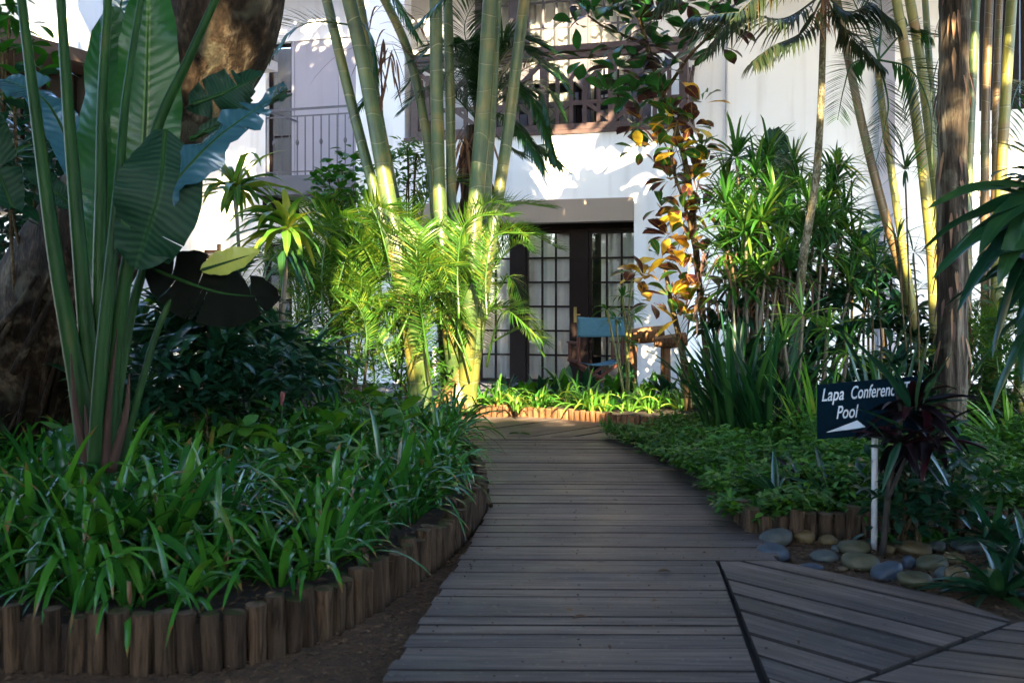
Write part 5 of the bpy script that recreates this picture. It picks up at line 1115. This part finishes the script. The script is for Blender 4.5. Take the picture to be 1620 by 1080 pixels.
# ---------------------------------------------------------------- cordyline in front of the sign
cp=plant('cordyline','dark purple-leaved cordyline growing before the sign, hiding its right half','plant',gz(1402,5.2,GZ))
stem_part(cp,[gz(1396,5.25,GZ),P(1408,760,5.2),P(1425,660,5.15),P(1420,620,5.1)],[.018,.012],M['cordystem'],8)
stem_part(cp,[P(1404,790,5.2),P(1435,720,5.15),P(1455,680,5.1)],[.012,.008],M['cordystem'],8)
cl=dict(kind='lance',nseg=8,fold=.2,wav=.08)
head(cp,P(1445,650,5.15),20,.31,.075,M['cordyline'],el=(-.3,1.3),droop=(.3,1.4),**cl)
head(cp,P(1472,700,5.1),20,.28,.065,M['cordyline'],el=(-.4,1.2),droop=(.4,1.5),**cl)
head(cp,P(1425,705,5.1),24,.26,.065,M['cordyline'],el=(-.9,.8),droop=(.4,1.5),**cl)
b=MB()
for (x,y_),(x2,y2),w_ in (((1440,650),(1385,560),.07),((1450,650),(1470,520),.07),((1430,680),(1360,640),.05),((1470,690),(1530,660),.06),((1455,700),(1500,760),.06),((1425,700),(1395,770),.055),((1405,600),(1330,510),.05),((1400,600),(1440,490),.062),((1365,590),(1318,500),.05),((1460,640),(1500,560),.05),((1462,640),(1530,628),.045),((1440,640),(1405,560),.05),((1370,665),(1400,690),.06)):
    a=P(x,y_,5.05); c_=P(x2,y2,5.0); d_=c_-a; L=np.linalg.norm(d_)*1.1; ribbons(b,[a],[d_/L],L,w_,.25,.2,8,'lance',U(-.3,.3))
build('green_leaves',b,M['drac'],cp)

bushy('shrub','dark small-leaved shrub between the sign post and the purple cordyline stem',1440,760,5.35,.22,.22,420,.10,.04,'drac',base_z=GZ,rvr=(0,.5),dy=.15,twigs=5)
bushy('shrub','low leafy shrub just right of the purple cordyline stem',1500,770,5.9,.30,.22,420,.10,.045,'palmdark',base_z=.05,rvr=(0,.6),twigs=5)
# ---------------------------------------------------------------- near right dracaena, drooping in from the edge
fr=plant('dracaena','large dark glossy dracaena leaves drooping in from the right frame edge','plant',gz(1720,5.0,GZ))
stem_part(fr,[gz(1760,5.0,GZ),P(1740,700,5.),P(1700,500,5.),P(1650,330,4.95)],[.05,.03],M['cane'])
b=MB(); 
for (x,y_),(x2,y2),w_,dr_ in (((1650,315),(1490,400),.10,.9),((1640,300),(1495,330),.085,.7),((1655,330),(1515,440),.11,1.),((1650,330),(1550,480),.11,.9),((1655,335),(1590,530),.11,.6),((1650,320),(1530,300),.08,.4),((1655,335),(1625,560),.12,.5),((1640,480),(1560,590),.07,.8),((1660,480),(1590,640),.09,.8),((1650,340),(1535,400),.10,1.1),((1660,300),(1575,400),.12,1.),((1660,310),(1600,440),.12,.9),((1645,280),(1600,300),.1,.8),((1670,400),(1600,500),.11,.8)):
    a=P(x,y_,4.95); c_=P(x2,y2,4.85+U(-.15,.15)); L=np.linalg.norm(c_-a)*1.22; d_=(c_-a)/L*1.15+np.array([0,0,dr_*.42]); ribbons(b,[a],[d_],L,w_*1.35,dr_,.14,10,'lance',U(-.6,.6),wav=.12)
build('leaves',b,M['drac'],fr)
head(fr,P(1690,320,5.0),18,.5,.10,M['drac'],**dict(dl_)); head(fr,P(1665,420,4.9),16,.5,.12,M['drac'],**dict(dl_)); head(fr,P(1700,500,5.0),14,.55,.11,M['drac'],**dict(dl_))

# ---------------------------------------------------------------- pebbles
def pebble(label,px,py,wpx,hpx,mat,rot=0.,group=None):
    g=G(px,py+hpx*.35,GZ); d=g[1]; rx=wpx/2*d/FPX; rz_=hpx/2*d/FPX*.95; ry=rx*U(.7,.95)
    n_,m__=12,18; sd_=U(0,50); rows=[]
    for i in range(n_+1):
        ph=math.pi*i/n_-math.pi/2; row=[]
        for j in range(m__+1):
            th=2*math.pi*(j%m__)/m__; v=np.array([math.cos(ph)*math.cos(th),math.cos(ph)*math.sin(th),math.sin(ph)])
            s_=1+.20*noise.noise(Vector(v*1.2)+Vector((sd_,0,0))); v=np.sign(v)*np.abs(v)**.92
            row.append(v*s_*np.array([rx,ry,rz_]))
        rows.append(row)
    b=MB(); b.grid(np.array(rows)); me=b.mesh('pebble',M[mat]); o=link('pebble',me,None,(g[0],g[1],GZ+rz_*.72)); o.rotation_euler=(U(-.1,.1),rot,U(-.5,.5)); tag(o,label,'stone',group)
pebble('large grey-green stone at the left end of the pebble border',1228,852,58,34,'st_grey',-.2)
pebble('dark blue-grey stone leaning under the leftmost grey stone',1224,874,52,32,'st_blue',.1)
pebble('ochre stone right behind the leftmost grey stone',1272,850,34,24,'st_tan')
pebble('small ochre stone before the log edging, left of the post',1310,855,32,20,'st_tan')
pebble('flat tan stone in the left middle of the pebbles',1305,880,44,22,'st_grey')
pebble('olive stone just left of the white post',1352,866,54,26,'st_olive')
pebble('broad olive-grey stone at the middle front of the pebbles',1362,888,60,30,'st_olive')
pebble('flat blue stone lying alone at the boardwalk edge',1283,898,42,16,'st_blue')
pebble('long blue stone tilted at the boardwalk edge',1400,905,52,30,'st_blue',-.45)
pebble('small upright blue-grey stone behind the tilted blue one',1438,890,20,24,'st_blue')
pebble('tan stone right of the sign post',1447,868,54,26,'st_tan')
pebble('small cream stone touching the foot of the sign post',1406,870,20,20,'st_tan')
pebble('grey stone behind the tan stones, right of the post',1482,865,32,20,'st_grey')
pebble('olive-brown stone in the right middle of the pebbles',1474,892,50,32,'st_olive')
pebble('pale olive stone at the boardwalk edge, right part',1447,918,50,32,'st_olive')
pebble('small grey stone between the two right front stones',1492,908,28,24,'st_grey')
pebble('tan stone standing on edge beside the corner rosette',1512,914,38,40,'st_tan',-.5)
pebble('orange-tan stone right behind the standing one',1510,884,34,22,'st_tan')
pebble('large olive boulder set higher by the right end of the log edging',1455,835,72,26,'st_olive',-.15)
pebble('grey flat stone at the far right of the pebble border',1535,862,56,26,'st_grey')
pebble('tan stone at the back right of the pebble border',1548,848,40,18,'st_tan')
pebble('small tan stone in the front mulch between the blue stones',1333,900,16,10,'st_tan')
pebble('little grey stone by the olive front stone',1325,868,20,14,'st_grey')
clump('weed','bright green low weed tuft between pebbles and log edging','plant',gz(1440,5.5,GZ),30,.16,.03,'broad',(.1,1.2),(.3,1.2),kind='ell',spread=.12)
clump('weed','bright green weed tuft at the right end of the pebbles','plant',gz(1500,5.55,GZ),26,.16,.03,'broad',(.1,1.2),(.3,1.2),kind='ell',spread=.12)

# ---------------------------------------------------------------- litter
def litter(name,label,n,fn,x0,x1,y0,y1,z,L=(.012,.04)):
    xs=U(x0,x1,n); ys=U(y0,y1,n); k_=np.array([fn(a,b_) for a,b_ in zip(xs,ys)]); xs,ys=xs[k_],ys[k_]; k_=len(xs); b=MB()
    ribbons(b,np.stack([xs,ys,np.full(k_,z)+U(.001,.008,k_)],-1),az_el(U(0,6.28,k_),U(-.05,.3,k_)),U(L[0],L[1],k_),U(.006,.018,k_),U(0,.5,k_),.2,2,'ell',U(-.5,.5,k_)); tag(build(name,b,M['litter']),label,'leaf litter',kind='stuff')
litter('leaf_litter','brown leaf litter and wood chips in the strip beside the boardwalk',7000,lambda x,y_: x<dl(y_)+.03 and not in_poly(x,y_,LP),-1.8,.2,3.0,6.6,GZ+.008)
litter('bed_litter','dry brown leaves on the soil inside the left log edging',3500,lambda x,y_: in_poly(x,y_,LP),-2.6,.1,3.5,6.5,.122,(.02,.07))
litter('pebble_litter','brown chips and leaves between the pebbles',4200,lambda x,y_: (x>1.2) and y_<5.75,1.2,2.6,4.2,5.8,GZ+.01)
litter('path_crumbs','fine pale crumbs and leaf bits scattered on the boards',700,lambda x,y_: dl(y_)<x<(dr2(y_) if y_>5 else 1.7),-.6,2.2,3.3,9.4,.006,(.006,.016))
for i,(px,py,mt,lab) in enumerate(((825,686,'cover','small green leaf sprig fallen on the far boardwalk'),(1062,905,'litter','brown curled leaf lying on the middle boards'),(905,980,'litter','dry leaf on the near boards left of the seam'),(770,800,'bark','short dark stick poking out at the boardwalk bend'))):
    g=G(px,py,.004); b=MB()
    if mt=='bark': b.tube([g+[-.06,.10,.03],g+[0,0,.03],g+[.03,-.05,.01]],[.02,.018,.012],8)
    else: n_=7 if mt=='cover' else 1; ribbons(b,np.tile(g+[0,0,.004],(n_,1)),az_el(U(0,6.28,n_),U(0,.2,n_)),.07 if n_==1 else .14,.03,.3,.3,4,'ell')
    tag(build('fallen_stick' if mt=='bark' else 'fallen_leaf',b,M[mt]),lab,'stick' if mt=='bark' else 'leaf')
litter('path_leaves','small dry brown leaves scattered thinly over the boardwalk',90,lambda x,y_: dl(y_)<x<(dr2(y_) if y_>5 else 1.7),-.6,2.2,3.3,10.5,.006,(.025,.055))
litter('sunlit_litter','reddish leaf litter on the ground at the right',1600,lambda x,y_: True,3.0,6,6.8,8.8,.09,(.03,.09))

# ---------------------------------------------------------------- unseen foliage added to cut foreground light, both sides and behind the camera
def shadescreen(label,x0,x1,y0,y1,h,n):
    t=thing('shadescreen',label,'shadescreen',((x0+x1)/2,(y0+y1)/2,GZ)); b=MB()
    k=n//8; c=np.stack([U(x0,x1,k),U(y0,y1,k),U(.1,h,k)],1); p_=np.repeat(c,8,0)+rng.normal(0,.13,(k*8,3)); az=U(0,6.28,len(p_))
    ribbons(b,p_,az_el(az,U(-.5,.8,len(p_))),U(.16,.3,len(p_)),U(.08,.13,len(p_)),U(.2,.9,len(p_)),.1,3,'ell',U(-.6,.6,len(p_))); build('foliage',b,M['crown'],t)
    for j in range(6): stem_part(t,[((x0+x1)/2+U(-.3,.3)*(x1-x0),(y0+y1)/2+U(-.45,.45)*(y1-y0),GZ) for _ in (0,)]+[((x0+x1)/2+U(-.3,.3)*(x1-x0),(y0+y1)/2+U(-.45,.45)*(y1-y0),h*.8)],[.05,.02],M['twig'],7)
shadescreen('added unseen leafy hedge past the left frame edge beside the near bed',-5.6,-3.9,-1.5,4.6,4.8,11000)
shadescreen('added unseen leafy hedge past the right frame edge beside the boardwalk corner',3.6,5.2,-1.5,3.8,5.0,12000)
shadescreen('added unseen leafy hedge across the garden behind the viewer',-5,5,-5.2,-4.,3.0,10000)
